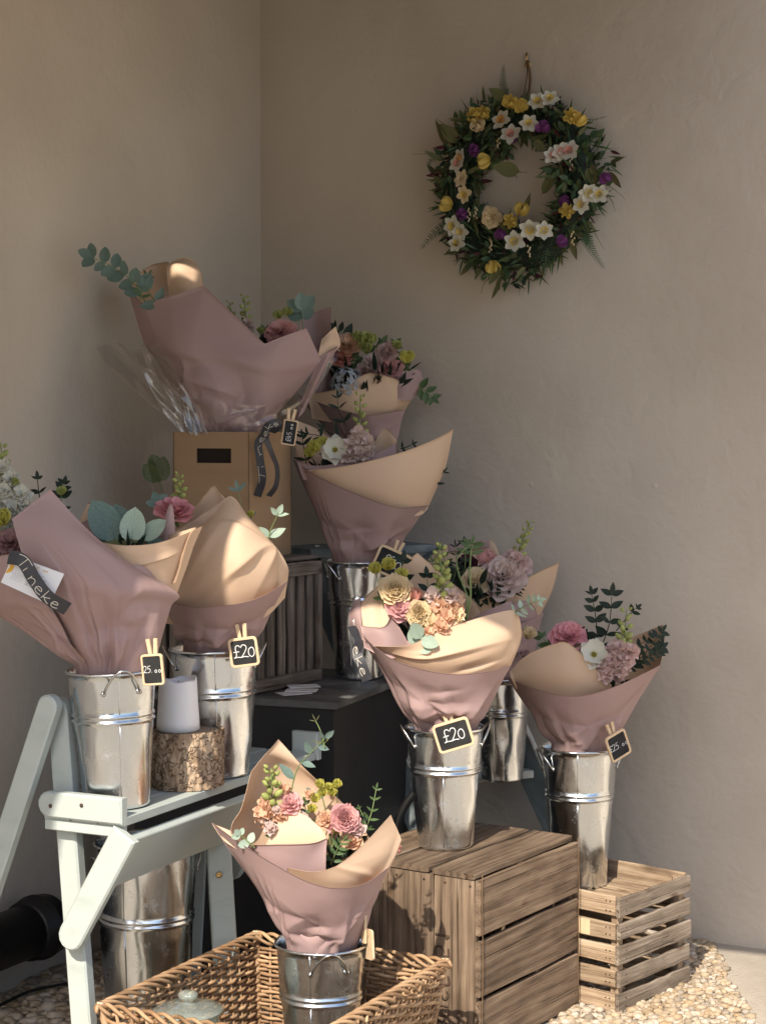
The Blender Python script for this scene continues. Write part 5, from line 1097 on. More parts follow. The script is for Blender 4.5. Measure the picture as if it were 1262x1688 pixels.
sprig(B,[(550,760,5.14),(530,722,5.14),(505,715,5.14)],'lance','leaf_dark',3,28,2,smat='leaf_dark'); sprig(B,[(505,765,5.14),(500,735,5.14),(498,720,5.14)],'lance','leaf_dark',3,24,3,smat='leaf_dark'); sprig(B,[(570,700,5.15),(558,675,5.15),(556,655,5.15)],'lance','leaf_dark',3,24,4,smat='leaf_dark'); sprig(B,[(560,720,5.14),(540,712,5.14),(532,706,5.14)],'lance','leaf_dark',2,24,5,smat='leaf_dark')
sprig(B,[(715,800,5.19),(725,785,5.2),(731,778,5.2)],'lance','leaf_dark',2,18,6,smat='leaf_dark'); sprig(B,[(660,740,5.22),(672,736,5.22),(680,732,5.22)],'lance','leaf_dark',2,16,7,smat='leaf_dark')

# ---- B: rear bouquet on top of the ladder
Y = 5.52; B = bouquet(A(-.05,5.56,1.155), .27, 'rearmost shaded bouquet of coral and yellow-green flowers beside the cardboard box')
cone(B, A(-.05,5.56,0), 1.30, 1.62, .05, .15, 6)
patch(B, [[(510,660,.0),(560,650,.10),(640,650,.10),(690,645,.0)], [(520,630,.02),(560,625,.12),(640,625,.12),(690,625,.02)]], Y, 'peach','mauve', seed=1)
patch(B, [[(508,660,-.05),(530,655,-.05),(550,645,-.02)], [(512,622,-.04),(532,622,-.05),(549,620,-.02)], [(524,604,-.02),(540,600,-.02),(549,612,-.01)]], Y, 'mauve','peach', nu=14, nv=10, seed=2, lump=0)
patch(B, [[(640,655,-.06),(670,660,-.05),(685,655,.0)], [(640,630,-.06),(668,632,-.07),(697,641,.0)], [(636,617,-.03),(664,612,-.05),(690,610,-.01),(697,625,.0)]], Y, 'mauve','peach', nu=16, nv=12, seed=3, lump=0)
patch(B, [[(515,690,-.10),(580,700,-.14),(640,690,-.10),(668,676,-.02)], [(510,668,-.09),(580,665,-.14),(645,660,-.10),(680,655,-.02)], [(506,650,-.06),(560,640,-.11),(605,616,-.11),(640,620,-.10),(690,641,-.02)]], Y, push=.06, front='peach', back='mauve', seed=4, lump=.001)
patch(B, [[(545,800,.01),(600,810,-.06),(640,800,.01)], [(515,735,.0),(595,750,-.11),(650,725,.0)], [(490,648,.0),(545,670,-.11),(605,684,-.155),(668,675,-.02)]], Y, 'mauve','peach', nu=46, nv=30, seed=5, gather=.008, dents=[(.75,.55,.9,.15,.06,.010)])
greenery(B, at(610,600,5.54), at(610,610,5.54)[2]-.03, .13, 150, 6)
for (k,c,x,y,r) in (('double','p_coral',559,588,22),('rose','p_peach',575,570,24),('double','p_pink',640,607,26),('ruffle','p_blush',637,580,19),('double','p_pale',616,597,19),('rose','p_coral',548,575,16),('ruffle','p_blush',603,612,17)): flower(B,k,c,x,y,5.47,r,(.0,-.8,.6),x)
for (x,y,r) in ((588,562,14),(602,564,15),(612,566,14),(604,582,15),(596,572,13),(670,598,18),(653,575,12),(590,578,11)): flower(B,'bud','p_lime' if r > 15 else 'bud_green',x,y,5.47,r,(.1,-.5,.9),x)
flower(B,'hydr','p_blue',572,632,5.44,27,(.0,-.8,.6),0)
for k,(x,y,x2,y2) in enumerate(((600,620,630,565),(625,600,650,568),(580,610,585,590),(690,640,712,655),(650,620,665,600),(570,560,552,540),(640,590,622,575))): sprig(B,[(x,y,5.49),((x+x2)/2,(y+y2)/2-3,5.49),(x2,y2,5.49)],'oval','leaf' if k!=5 else 'leaf_dark',3,26,k)

# ---- A: gift bouquet in the cardboard box
Y = 5.12; ca = bpt(CW/2, CW/2, 0); B = thing('bouquet', ca+EZ*.05, 'tallest bouquet, a tall mauve wrap with a curled peach top, standing in the cardboard box', 'bouquet', 'wrapped bouquets')
CLAMP[B.name] = (ca[0], ca[1], 1.5, .108)
cone(B, ca, CBZ+.06, 1.72, .05, .17, 7)
patch(B, [[(235,520,.03),(290,530,.10),(345,530,.10)], [(216,478,.02),(265,470,.09),(300,480,.08)], [(222,455,.03),(250,437,.08),(278,431,.06)]], Y, 'peach','mauve', seed=1, nu=20, nv=16)
patch(B, [[(282,505,-.03),(310,500,-.06),(338,490,-.05)], [(278,474,-.02),(302,462,-.045),(334,462,-.02)], [(276,442,-.02),(300,440,-.035),(330,446,-.01)], [(284,431,.01),(305,425,.015),(322,431,.02)]], Y, 'peach','mauve', seed=2, lump=.001, nu=24, nv=20)
patch(B, [[(470,600,.05),(520,600,.08),(550,580,.03)], [(490,550,.07),(518,540,.10),(545,535,.06)], [(497,523,.08),(520,514,.10),(546,506,.08)]], Y, 'mauve','peach', seed=3, nu=20, nv=14)
patch(B, [[(520,600,-.02),(538,590,-.01),(552,580,.02)], [(526,578,-.02),(545,562,-.0),(561,566,.03)], [(530,560,.0),(542,548,.01),(553,538,.03)]], Y, 'peach','mauve', seed=4, nu=14, nv=12, lump=0)
patch(B, [[(538,520,.09),(542,514,.09),(546,510,.09)],[(540,512,.09),(545,507,.09),(549,503,.09)]], Y,'p_blush','peach',nu=6,nv=6,lump=0) if False else None
patch(B, [[(335,790,.02),(362,795,-.04),(400,797,-.055),(440,795,-.04),(462,790,.02)], [(318,712,.0),(350,718,-.08),(400,722,-.105),(446,715,-.08),(478,700,.0)], [(272,640,.0),(310,650,-.13),(375,660,-.16),(448,650,-.13),(510,625,.0)], [(236,560,.0),(290,570,-.13),(350,578,-.15),(440,600,-.15),(530,596,-.02)], ('lin', [(211,474,.0),(236,500,-.06),(285,488,-.10),(336,471,-.11),(395,528,-.13),(436,567,-.135),(470,553,-.11),(505,541,-.07),(526,589,-.02)])], Y, 'mauve','peach', nu=80, nv=60, seed=5, gather=.012, gfreq=6, lump=.002,
      dents=[(.40,.52,-.5,.16,.10,.022),(.26,.44,-.7,.13,.08,.018),(.55,.42,.9,.14,.08,-.014),(.36,.32,1.2,.14,.06,.012),(.62,.27,1.3,.16,.06,.012),(.30,.68,.2,.12,.12,-.010)])
patch(B, [[(478,705,.0),(490,690,-.02),(500,680,.0)], [(512,625,-.02),(530,610,-.03),(540,600,.0)], [(526,590,-.02),(545,578,-.02),(558,570,.02)]], Y, 'mauve','peach', nu=12, nv=14, seed=8, lump=0)
greenery(B, at(420,545,5.15), at(420,560,5.15)[2]-.03, .07, 70, 7)
spike(B,[(405,570,5.14),(405,525,5.14),(403,488,5.14)],'p_pale',2,12,17,1,low=.25); flower(B,'floret','p_pale',408,532,5.12,11,seed=1); spike(B,[(385,545,5.16),(381,520,5.16),(378,498,5.16)],'p_pale',0,6,14,2,low=.3)
flower(B,'double','p_pink',462,547,5.07,25,(.0,-.7,.7),0); flower(B,'bud','bud_green',460,525,5.10,12,(-.1,-.4,.9),0); flower(B,'bud','bud_green',472,520,5.10,12,(.1,-.4,.9),1); flower(B,'bud','bud_green',430,550,5.10,10,(-.1,-.4,.9),2)
sprig(B,[(500,545,5.11),(498,525,5.11),(497,512,5.11)],'round','euc',2,30,3,start=.5,spread=.7,flat=.2,taper=1); sprig(B,[(445,560,5.1),(436,545,5.1)],'oval','leaf',2,20,4)
sprig(B,[(240,498,5.06),(222,468,5.04),(190,442,5.02),(152,424,5.0)],'round','euc',6,34,5,start=.2,spread=.9,flat=.4,taper=.75); sprig(B,[(262,505,5.04),(248,486,5.04),(240,470,5.04)],'oval','euc',2,30,6,flat=.3); sprig(B,[(232,495,5.05),(236,470,5.05),(244,455,5.05)],'lance','leaf',2,22,8)
# clear film gathered round the base
patch(B, [[(300,712,-.06),(322,713,-.11),(345,713,-.13)], [(240,640,-.04),(275,650,-.09),(320,655,-.15)], [(187,562,.0),(232,580,-.06),(262,560,-.10)]], Y, film=True, nu=40, nv=20, seed=1, gather=.02, gfreq=7, lump=.010, dents=[(.3,.5,1.3,.5,.05,.02),(.6,.5,1.4,.5,.04,-.02),(.8,.4,1.2,.4,.04,.02)])
patch(B, [[(300,714,-.02),(322,714,-.06),(345,714,-.08)], [(235,650,.02),(262,640,-.04),(300,640,-.10)], [(160,572,.06),(205,565,.0),(240,590,-.05)]], Y, film=True, nu=40, nv=20, seed=2, gather=.02, gfreq=8, lump=.010, dents=[(.4,.5,1.5,.5,.04,.02),(.7,.6,1.3,.5,.04,-.02)])
patch(B, [[(298,713,-.04),(310,713,-.07),(325,713,-.09)], [(250,655,.0),(268,640,-.05),(295,650,-.08)], [(192,568,.03),(215,585,-.02),(236,560,-.04)]], Y, film=True, nu=30, nv=18, seed=11, gather=.03, gfreq=4, lump=.012)
patch(B, [[(305,713,-.08),(330,713,-.11),(350,713,-.13)], [(270,650,-.06),(300,645,-.12),(325,660,-.14)], [(225,560,-.03),(262,575,-.09),(285,590,-.13)]], Y, film=True, nu=30, nv=18, seed=12, gather=.03, gfreq=5, lump=.010)
patch(B, [[(345,713,-.13),(380,713,-.145),(430,713,-.14),(470,711,-.06)], [(330,680,-.15),(380,690,-.175),(440,690,-.165),(492,680,-.04)], [(320,650,-.15),(380,665,-.185),(455,665,-.17),(520,620,-.03)]], Y, film=True, nu=50, nv=20, seed=3, gather=.016, gfreq=9, lump=.006, dents=[(.3,.5,1.0,.3,.03,.012),(.5,.4,1.8,.3,.03,-.012),(.75,.5,.9,.4,.03,.014)])
patch(B, [[(505,660,-.02),(512,655,-.02)], [(535,610,-.01),(550,600,.0)],[(545,585,.0),(560,575,.01)]], Y, film=True, nu=10, nv=12, seed=4, lump=.003)
patch(B, [[(262,830,.0),(285,850,-.04)], [(240,770,.03),(284,770,-.03)], [(245,720,.05),(286,715,-.02)]], 4.98, film=True, nu=14, nv=16, seed=6, lump=.006, gather=.01)
sprig(B,[(278,835,5.06),(268,810,5.08),(262,790,5.09)],'round','leaf',1,44,9,start=.2,spread=.3,flat=.2,taper=1)

# ---- D: big left bouquet on the stand
Y = 3.93; B = bouquet(bD, .296, 'large mauve bouquet at the left edge with a ribbon and card on its wrap')
cone(B, bD, .86, 1.22, .05, .15, 8)
patch(B, [[(90,1010,.02),(150,1010,.10),(230,990,.10),(290,960,.0)], [(60,930,.03),(130,920,.11),(230,920,.11),(310,890,.0)], [(50,905,.03),(130,890,.10),(220,895,.10),(325,869,.0)]], Y, 'peach','mauve', seed=1)
patch(B, [[(130,900,.06),(150,905,.07),(170,900,.05)], [(132,858,.06),(150,850,.05),(163,848,.04)], [(146,828,.05),(153,830,.045),(162,838,.04)]], Y, 'peach','mauve', nu=14, nv=12, seed=2, lump=0)
patch(B, [[(132,905,.03),(150,905,.03),(164,898,.03)], [(134,862,.05),(150,855,.035),(163,845,.03)]], Y, 'mauve','peach', nu=12, nv=8, seed=3, lump=0)
patch(B, [[(255,905,.06),(272,905,.05),(290,895,.06)], [(262,885,.06),(276,870,.05),(289,872,.06)], [(277,838,.06),(282,830,.055),(286,840,.06)]], Y, 'mauve','peach', nu=12, nv=12, seed=4, lump=0)
patch(B, [[(140,960,-.09),(200,985,-.11),(260,1000,-.08),(292,978,.0)], [(150,915,-.08),(210,935,-.10),(270,930,-.06),(312,920,.02)], [(165,893,-.06),(210,899,-.08),(268,893,-.05),(333,868,.03)]], Y, push=.06, front='peach', back='mauve', seed=5, lump=.0015, dents=[(.6,.6,.3,.2,.06,.006)])
patch(B, [[(-20,1010,.02),(20,1030,-.05),(70,1030,-.09)], [(-60,950,.0),(-5,950,-.08),(50,960,-.11)], [(-90,905,.0),(-20,918,-.09),(45,905,-.11)]], Y, 'mauve','peach', seed=6, lump=.001) if False else None
patch(B, [[(118,1150,.02),(130,1155,-.03),(150,1160,-.05)], [(98,1098,.0),(112,1100,-.06),(135,1110,-.085)], [(45,1062,.0),(75,1060,-.08),(110,1068,-.105)], [(-30,1000,.0),(20,985,-.10),(75,990,-.12)], [(-70,930,.0),(-10,918,-.10),(45,908,-.115)]], Y, 'mauve','peach', nu=40, nv=40, seed=7, gather=.006, lump=.0015, dents=[(.5,.35,.6,.2,.06,.010)])
patch(B, [[(122,1160,-.04),(150,1166,-.065),(185,1168,-.075),(220,1164,-.06),(240,1158,.0)], [(108,1088,-.075),(145,1102,-.105),(185,1106,-.115),(222,1102,-.085),(246,1085,.0)], [(76,1005,-.12),(130,1030,-.15),(190,1040,-.155),(240,1030,-.11),(270,1020,-.0)], [(40,920,-.125),(110,950,-.155),(180,965,-.155),(240,965,-.11),(294,976,-.0)], [(30,890,-.12),(75,900,-.14),(125,905,-.15),(170,908,-.14),(205,922,-.10)], [(24,868,-.115),(55,866,-.125),(85,862,-.13),(115,862,-.125),(140,868,-.11)], ('lin', [(20,856,-.11),(83,806,-.10)])], Y, 'mauve','peach', nu=76, nv=70, seed=8, gather=.012, lump=.0015,
      dents=[(.52,.36,.15,.22,.10,-.016),(.60,.24,1.25,.14,.07,.016),(.30,.30,-.2,.10,.10,-.010),(.46,.16,.9,.12,.06,-.012),(.78,.36,1.3,.14,.06,-.012)])
greenery(B, at(200,900,3.98), at(200,905,3.98)[2]-.03, .08, 60, 8)
sprig(B,[(205,915,3.96),(190,890,3.96)],'round','euc',1,75,1,start=.3,spread=.2,flat=.1,taper=1,endleaf=True)
me = cache(('leaf','round','euc_pale'), lambda: m_leaf('round','euc_pale'))
sp_ = stem(B,[(215,915,3.93),(225,890,3.925)],.002,'euc_pale','eucalyptus_stem')
place('leaf', me, sp_, at(216,896,3.92), at(224,840,3.94)-at(216,896,3.92), A(-.1,-1,.3), .080); place('leaf', me, sp_, at(233,890,3.93), at(272,862,3.94)-at(233,890,3.93), A(.1,-.7,.8), .068)
me2 = cache(('leaf','round','euc'), lambda: m_leaf('round','euc')); place('leaf', me2, sp_, at(240,896,3.95), at(262,900,3.95)-at(240,896,3.95), A(.3,-.7,.4), .05); place('leaf', me2, sp_, at(190,897,3.95), at(182,842,3.97)-at(190,897,3.95), A(-.1,-1,.1), .075)
me3 = cache(('leaf','oval','leaf_olive'), lambda: m_leaf('oval','leaf_olive')); place('leaf', me3, sp_, at(212,897,3.925), at(176,896,3.92)-at(212,897,3.925), A(0,-.5,1), .05); place('leaf', me3, sp_, at(210,882,3.93), at(232,900,3.91)-at(210,882,3.93), A(0,-.7,.8), .034)
sprig(B,[(70,850,4.0),(65,815,4.0),(62,788,4.0)],'oval','leaf_dark',3,22,2,smat='leaf_dark'); sprig(B,[(100,850,4.0),(102,815,4.0),(106,797,4.0)],'oval','leaf_dark',4,24,3); flower(B,'bud','bud_green',103,815,3.99,12,(0,-.4,.9),0)
spike(B,[(8,880,3.97),(6,800,3.97),(2,735,3.97)],'p_white',12,12,26,3,'bud_green',low=.0)
for (x,y,r) in ((35,815,20),(22,835,20),(8,810,20),(40,835,17),(14,855,20),(30,850,17),(5,770,16),(18,790,17),(26,880,16)): flower(B,'floret','p_white',x,y,3.94,r,seed=x)
flower(B,'double','p_dusty',18,895,3.90,26,(.0,-.8,.6),1); flower(B,'bud','p_lime',6,865,3.90,24,(-.1,-.5,.9),1); flower(B,'bud','bud_green',22,798,3.93,10,(.4,-.4,.7),2)
greenery(B, at(10,900,3.97), at(10,915,3.97)[2]-.02, .06, 50, 9)

# ---- E: second bouquet on the stand
Y = 4.29; B = bouquet(bE, .30, 'bouquet with a big bulging sunlit peach wrap above the log and candle')
cone(B, bE, .86, 1.06, .05, .10, 9)
patch(B, [[(262,940,.02),(320,930,.10),(390,920,.12),(440,930,.06)], [(255,905,.02),(310,870,.09),(360,850,.10),(410,870,.06)], ('lin', [(262,893,.02),(305,856,.07),(352,798,.08),(370,822,.08)])], Y, 'peach','mauve', seed=1)
patch(B, [[(262,900,.0),(320,880,.02),(380,850,.03)], [(258,897,.0),(318,858,.03),(378,818,.05)]], Y, 'peach','mauve', nu=14, nv=8, seed=9, lump=0)
patch(B, [[(250,1025,.0),(285,1030,-.07),(335,1040,-.125),(390,1035,-.13),(440,1015,-.08),(470,985,.0)], [(246,985,.0),(282,990,-.08),(330,985,-.14),(390,975,-.16),(445,960,-.10),(475,950,.0)], [(255,935,.02),(300,935,-.06),(340,925,-.14),(395,915,-.16),(445,910,-.09),(474,935,.0)], [(275,905,.03),(316,885,-.02),(350,868,-.09),(395,865,-.11),(435,885,-.06),(462,912,.0)], [(290,892,.04),(322,872,.02),(350,850,-.01),(380,818,.01),(410,852,.01),(440,885,.02)]], Y, push=.06, front='peach', back='mauve', nu=70, nv=60, seed=2, lump=.002,
      dents=[(.62,.44,.70,.22,.06,.014),(.80,.44,1.2,.22,.05,.013),(.44,.28,.9,.16,.04,-.008),(.60,.80,-.2,.16,.05,-.010),(.92,.40,1.5,.25,.05,-.010),(.36,.55,1.1,.2,.08,.010)])
patch(B, [[(290,1110,.01),(320,1118,-.05),(358,1120,-.068),(395,1116,-.05),(425,1108,.01)], [(272,1050,.0),(310,1066,-.09),(360,1074,-.11),(405,1066,-.09),(436,1045,.0)], [(260,1010,.0),(310,1030,-.125),(370,1035,-.15),(425,1020,-.11),(462,1000,.0)], [(262,985,.0),(315,1001,-.13),(375,998,-.165),(430,984,-.12),(475,958,.0)]], Y, 'mauve','peach', nu=60, nv=40, seed=3, gather=.010, lump=.0015, dents=[(.32,.26,.4,.12,.08,-.010),(.7,.4,1.2,.2,.06,.008),(.5,.3,.9,.1,.06,.008)])
flower(B,'rose','p_hot',288,843,4.25,33,(.0,-.5,.9),0); spike(B,[(296,830,4.27),(297,808,4.27),(293,782,4.27)],'p_pale',0,12,20,1,low=.1)
sprig(B,[(440,905,4.30),(446,875,4.29),(458,848,4.28)],'oval','euc_pale',2,34,2,start=.35,spread=1.0,flat=.5); sprig(B,[(405,865,4.36),(398,835,4.36),(392,808,4.36)],'lance','euc',2,32,3); flower(B,'bud','p_lime',414,852,4.33,9,(0,-.4,.9),0)
sprig(B,[(265,860,4.3),(260,840,4.3),(258,830,4.3)],'round','euc',1,34,5,flat=.3)

# ------------------------------------------------------------------ handwriting
HW = {'T': [[(-.05,.93),(.35,1.0),(.75,.98)],[(.36,1.0),(.33,.5),(.28,0)]], 'i': [[(.1,.5),(.1,.25),(.12,0)]], 'n': [[(.02,.5),(.05,.25),(.05,0)],[(.05,.3),(.2,.5),(.36,.48),(.42,.25),(.45,0)]],
      'e': [[(.06,.28),(.3,.33),(.42,.42),(.3,.56),(.12,.5),(.04,.25),(.15,.03),(.35,.03),(.5,.12)]], 'k': [[(.05,1.0),(.06,.5),(.05,0)],[(.42,.55),(.22,.35),(.08,.25)],[(.12,.27),(.3,.1),(.5,.0)]],
      '£': [[(.62,.85),(.5,1.0),(.3,.95),(.24,.7),(.28,.4),(.22,.12),(.05,.02)],[(.05,.02),(.3,.06),(.66,.02)],[(.06,.48),(.3,.5),(.52,.5)]],
      '2': [[(.05,.8),(.2,1.0),(.45,.95),(.5,.7),(.3,.35),(.03,.02)],[(.03,.02),(.3,.06),(.62,.0)]], '0': [[(.3,.75),(.08,.6),(.03,.25),(.2,.0),(.42,.08),(.5,.4),(.42,.68),(.28,.75)]],
      '5': [[(.58,1.0),(.2,.97)],[(.2,.97),(.14,.58),(.36,.62),(.52,.4),(.42,.1),(.12,.0)]], '4': [[(.34,1.0),(.02,.4),(.3,.36),(.62,.4)],[(.42,.7),(.42,.3),(.38,-.05)]], '.': [[(.1,.05),(.14,.02)]], 'o': [[(.2,.4),(.04,.25),(.1,.02),(.3,.0),(.36,.22),(.22,.4)]], '-': [[(.0,.0),(.5,.02)]]}
def price_tag(px, py, Y, wpx, hpx, rot, yaw, text, label, vert=False, size=.34, pegs=True, pitch=0.0, group='chalkboard price tags'):
    c = at(px, py, Y); w_, h_ = wpx*Y/F_PX, hpx*Y/F_PX; t_ = thing('price_tag', c-EZ*h_*.5, label, 'price tag', group)
    r = A(math.cos(yaw), math.sin(yaw), 0); n = nrm(A(math.sin(yaw), -math.cos(yaw), pitch)); u = nrm(np.cross(n, r)*-1); u = u if u[2] > 0 else -u
    ca, sa = math.cos(rot), math.sin(rot); r, u = r*ca+u*sa, u*ca-r*sa
    P = lambda x, y, z=0: c+r*x+u*y+n*z
    def rr(w2, h2, rad, z, k=5):
        out = []
        for (sx, sy, a0) in ((1,1,0),(-1,1,PI/2),(-1,-1,PI),(1,-1,1.5*PI)):
            for q in range(k): a = a0+PI/2*q/(k-1); out.append(P(sx*(w2-rad)+math.cos(a)*rad, sy*(h2-rad)+math.sin(a)*rad, z))
        return out
    rad = min(w_, h_)*.14; fr = min(w_, h_)*.085
    rings = [rr(w_/2, h_/2, rad, -.003), rr(w_/2, h_/2, rad, .002), rr(w_/2-.0012, h_/2-.0012, rad*.9, .003), rr(w_/2-fr, h_/2-fr, rad*.55, .003), rr(w_/2-fr-.0004, h_/2-fr-.0004, rad*.5, .0008)]
    k = len(rings[0]); F = []
    for q in range(4):
        for i in range(k): F.append((q*k+i, q*k+(i+1)%k, (q+1)*k+(i+1)%k, (q+1)*k+i))
    F.append(tuple(range(k-1,-1,-1))); mb = MB(); mb.add([x for R in rings for x in R], F, 0, False); mb.build('frame', M['tag_wood'], t_)
    mb = MB(); mb.add(rr(w_/2-fr, h_/2-fr, rad*.5, .0010), [tuple(range(k))], 0, False); bd = mb.build('board', M['chalkboard'], t_)
    if text:
        s = min(w_, h_)*size; tw = s*.62*len(text)-s*.1; mb = MB()
        if vert: f = lambda a, b: P(-(b-s*.45), a-tw*.5, .0016)
        else: f = lambda a, b: P(a-tw*.5, b-s*.42, .0016)
        strokes(mb, text, HW, f, s, max(.0007, s*.042), .62); mb.build('chalk_writing', M['chalk'], bd)
    if pegs:
        for sx, tl in ((-.006,-.10),(.006,.10)):
            a = P(sx*.5, h_*.05, -.010); d = nrm(u+r*tl+n*.02); L_ = .062; mb = MB(); q = np.cross(d, n); mb.box(a+d*L_*.5, nrm(q), nrm(n), d, .0085, .006, L_); mb.build('peg', M['tag_wood'], t_)
        sp = MB(); sp.tube([P(-.008,h_*.28,-.006), P(.008,h_*.28,-.006)], .003, 8); sp.build('peg_spring', M['wire'], t_)
    return t_
price_tag(252,1104,3.815,40,52,.10,-.35,'25.oo','chalkboard price tag reading 25.00 clipped to the leftmost bucket rim', size=.28)
price_tag(402,1075,4.165,49,49,.14,-.1,'£20','square chalkboard £20 price tag on the bucket behind the log slice', size=.42)
price_tag(747,1212,4.475,62,50,.30,-.05,'£20','tilted chalkboard £20 price tag on the sunlit bucket on the big crate', size=.42)
price_tag(477,713,4.97,25,42,-.16,.35,'£45.oo','small upright chalkboard tag with sideways writing by the cardboard box', vert=True, size=.34)
price_tag(645,928,5.08,58,46,-.42,.0,'£20','chalkboard tag half hidden by yellow buds, clipped below the wide peach fold', size=.40)
price_tag(1018,1229,4.845,44,46,.38,.55,'£25.oo','chalkboard price tag turned to the right on the tall bucket by the wall', size=.25)
price_tag(607,1556,3.965,40,50,-.12,2.0,'','price tag seen from behind, clipped to the bucket in the basket')

# ------------------------------------------------------------------ ribbons and the gift card
def ribbon(name, pts, w_, Yc, label, text=None, tsz=.8, face=A(0,-1,0), t0=.04, t1=.96, flip=False, widthdir=None, r=.0008, parent=None, n=60):
    """pts: (px, py, dY, twist)"""
    P = catmull([at(x, y, Yc+d) for (x, y, d, _) in pts], n); tw = np.interp(np.linspace(0,1,n), np.linspace(0,1,len(pts)), [q[3] for q in pts])
    Ls, Rs, Ns = [], [], []
    for i in range(n):
        T = nrm(P[min(n-1,i+1)]-P[max(0,i-1)]); s = nrm(np.cross(T, face)); m = np.cross(s, T); s2 = s*math.cos(tw[i])+m*math.sin(tw[i]); Ns.append(nrm(np.cross(T, s2)*-1)); Ls.append(P[i]-s2*w_/2); Rs.append(P[i]+s2*w_/2)
    Ns = [q if np.dot(q, A(0,-1,.2)) > 0 else -q for q in Ns] if max(abs(tw)) < 1.2 else Ns
    mb = MB(); V = Ls+Rs+[a-m*.0006 for a, m in zip(Ls, Ns)]+[a-m*.0006 for a, m in zip(Rs, Ns)]
    F = [(i, i+1, n+i+1, n+i) for i in range(n-1)]+[(2*n+i, 3*n+i, 3*n+i+1, 2*n+i+1) for i in range(n-1)]; mb.add(V, F)
    o = mb.build(name, M['ribbon'], parent, None if parent else P[n//2])
    if parent is None: tag(o, label, 'ribbon')
    if text:
        cum = np.concatenate([[0], np.cumsum(np.linalg.norm(np.diff(P, axis=0), axis=1))]); Lt = cum[-1]
        s = w_*tsz; span = s*.6*len(text); x0 = Lt*t0; kx = (Lt*(t1-t0))/span
        def f(a, b):
            l = min(Lt*.999, max(0, x0+a*kx)); i = int(np.searchsorted(cum, l)); i = min(n-1, max(1, i)); q = (l-cum[i-1])/max(1e-9, cum[i]-cum[i-1])
            ll = Ls[i-1]+(Ls[i]-Ls[i-1])*q; r2 = Rs[i-1]+(Rs[i]-Rs[i-1])*q; v = b/w_+(1-tsz)/2; v = 1-v if flip else v
            return ll+(r2-ll)*v+Ns[i]*.0008
        tm = MB(); strokes(tm, text, HW, f, s, r, .6); tm.build('lettering', M['ribbon_ink'], o)
    return o
# card with a ribbon across it, stapled to the left bouquet
cY = 3.755
cdp = [at(22,915,cY+.015), at(106,946,cY), at(82,997,cY), at(2,960,cY+.015)]
gcard = thing('gift_card', sum(cdp)/4, 'white printed card with a gold sun lying under the ribbon on the left bouquet', 'card')
nn_ = nrm(np.cross(cdp[1]-cdp[0], cdp[3]-cdp[0])); nn_ = nn_ if nn_[1] < 0 else -nn_
mb = MB(); mb.add(cdp+[p-nn_*.0008 for p in cdp], [(0,1,2,3),(7,6,5,4),(0,4,5,1),(1,5,6,2),(2,6,7,3),(3,7,4,0)], 0, False); cdo = mb.build('card_sheet', M['card'], gcard)
cp = lambda a, b: cdp[0]+(cdp[1]-cdp[0])*a+(cdp[3]-cdp[0])*b+nn_*.0005
mb = MB(); mb.add([cp(.03,.42)]+[cp(.0+.0+.11*math.cos(t)+.0, .42+.22*math.sin(t)) for t in np.linspace(-PI/2,PI/2,14)], [(0,i,i+1) for i in range(1,14)], 0, False); mb.build('printed_sun', M['gold'], cdo)
mb = MB()
for j in range(9): 
    b = .34+.055*j; mb.tube([cp(.42,b), cp(.42+RND.uniform(.2,.42),b)], .00045, 4)
for j in range(5): mb.tube([cp(.12+.05*j,.80), cp(.16+.04*j,.62), cp(.10+.06*j,.50)], .0003, 4)
mb.build('printed_lines', M['print_grey'], cdo)
mb = MB(); strokes(mb, 'Ti', HW, lambda a, b: cp(.48+a*9, .20-b*9), .012, .0005, .5); strokes(mb, 'oo', HW, lambda a, b: cp(.62+a*9, .16-b*9), .012, .0005, .5); mb.build('printed_name', M['gold'], cdo)
ribbon('ribbon', [(14,918,-.215,0),(38,925,-.222,0),(58,957,-.224,0),(80,985,-.224,0),(112,1004,-.20,0)], .029, Y+0-.36+0 if False else 3.965, 'charcoal ribbon with handwritten name lying across the white card at left', 'Tineke', .78, t0=.14, t1=.90, flip=True, r=.0009)
# ribbon hanging from the gift bouquet
rb = thing('gift_ribbon', at(440,700,4.95), 'long charcoal ribbon with handwritten name hanging down the side of the cardboard box', 'ribbon')
ribbon('ribbon_tail', [(424,818,-.04,0),(432,790,-.055,0),(428,755,-.06,0),(426,730,-.062,.0),(440,712,-.068,.0)], .022, 4.985, None, 'Tine', .72, t0=.22, t1=1.0, flip=True, parent=rb, r=.0007, n=40)
ribbon('ribbon_loop', [(434,722,-.066,.0),(440,705,-.078,0),(452,697,-.080,0),(459,703,-.07,.4),(448,713,-.058,.9)], .022, 4.985, None, 'eke', .68, t0=.05, t1=.75, flip=True, parent=rb, r=.0007, n=40)
ribbon('ribbon_tail', [(437,720,-.06,.5),(447,745,-.05,.9),(457,772,-.04,1.0),(455,800,-.03,.9),(443,818,-.02,.8)], .020, 4.985, None, None, parent=rb, n=40)
# ribbon of the crate bouquet
ribbon('ribbon', [(579,1032,-.02,.8),(592,1056,-.04,.5),(588,1075,-.06,.2),(596,1096,-.07,0),(605,1122,-.07,-.1)], .026, 4.56, 'charcoal ribbon with handwritten letters hanging left of the cream bouquet', 'eke', .75, t0=.42, t1=.94, flip=True, r=.0009)
patchfilm = thing('clear_wrap', at(590,1060,4.56), 'thin clear film edge hanging off the left of the cream bouquet', 'wrap')
patch(patchfilm, [[(574,1022,.0),(582,1022,-.01)],[(590,1070,-.0),(604,1070,-.05)],[(612,1110,-.0),(624,1108,-.07)]], 4.56, film=True, nu=10, nv=20, seed=5, lump=.003)

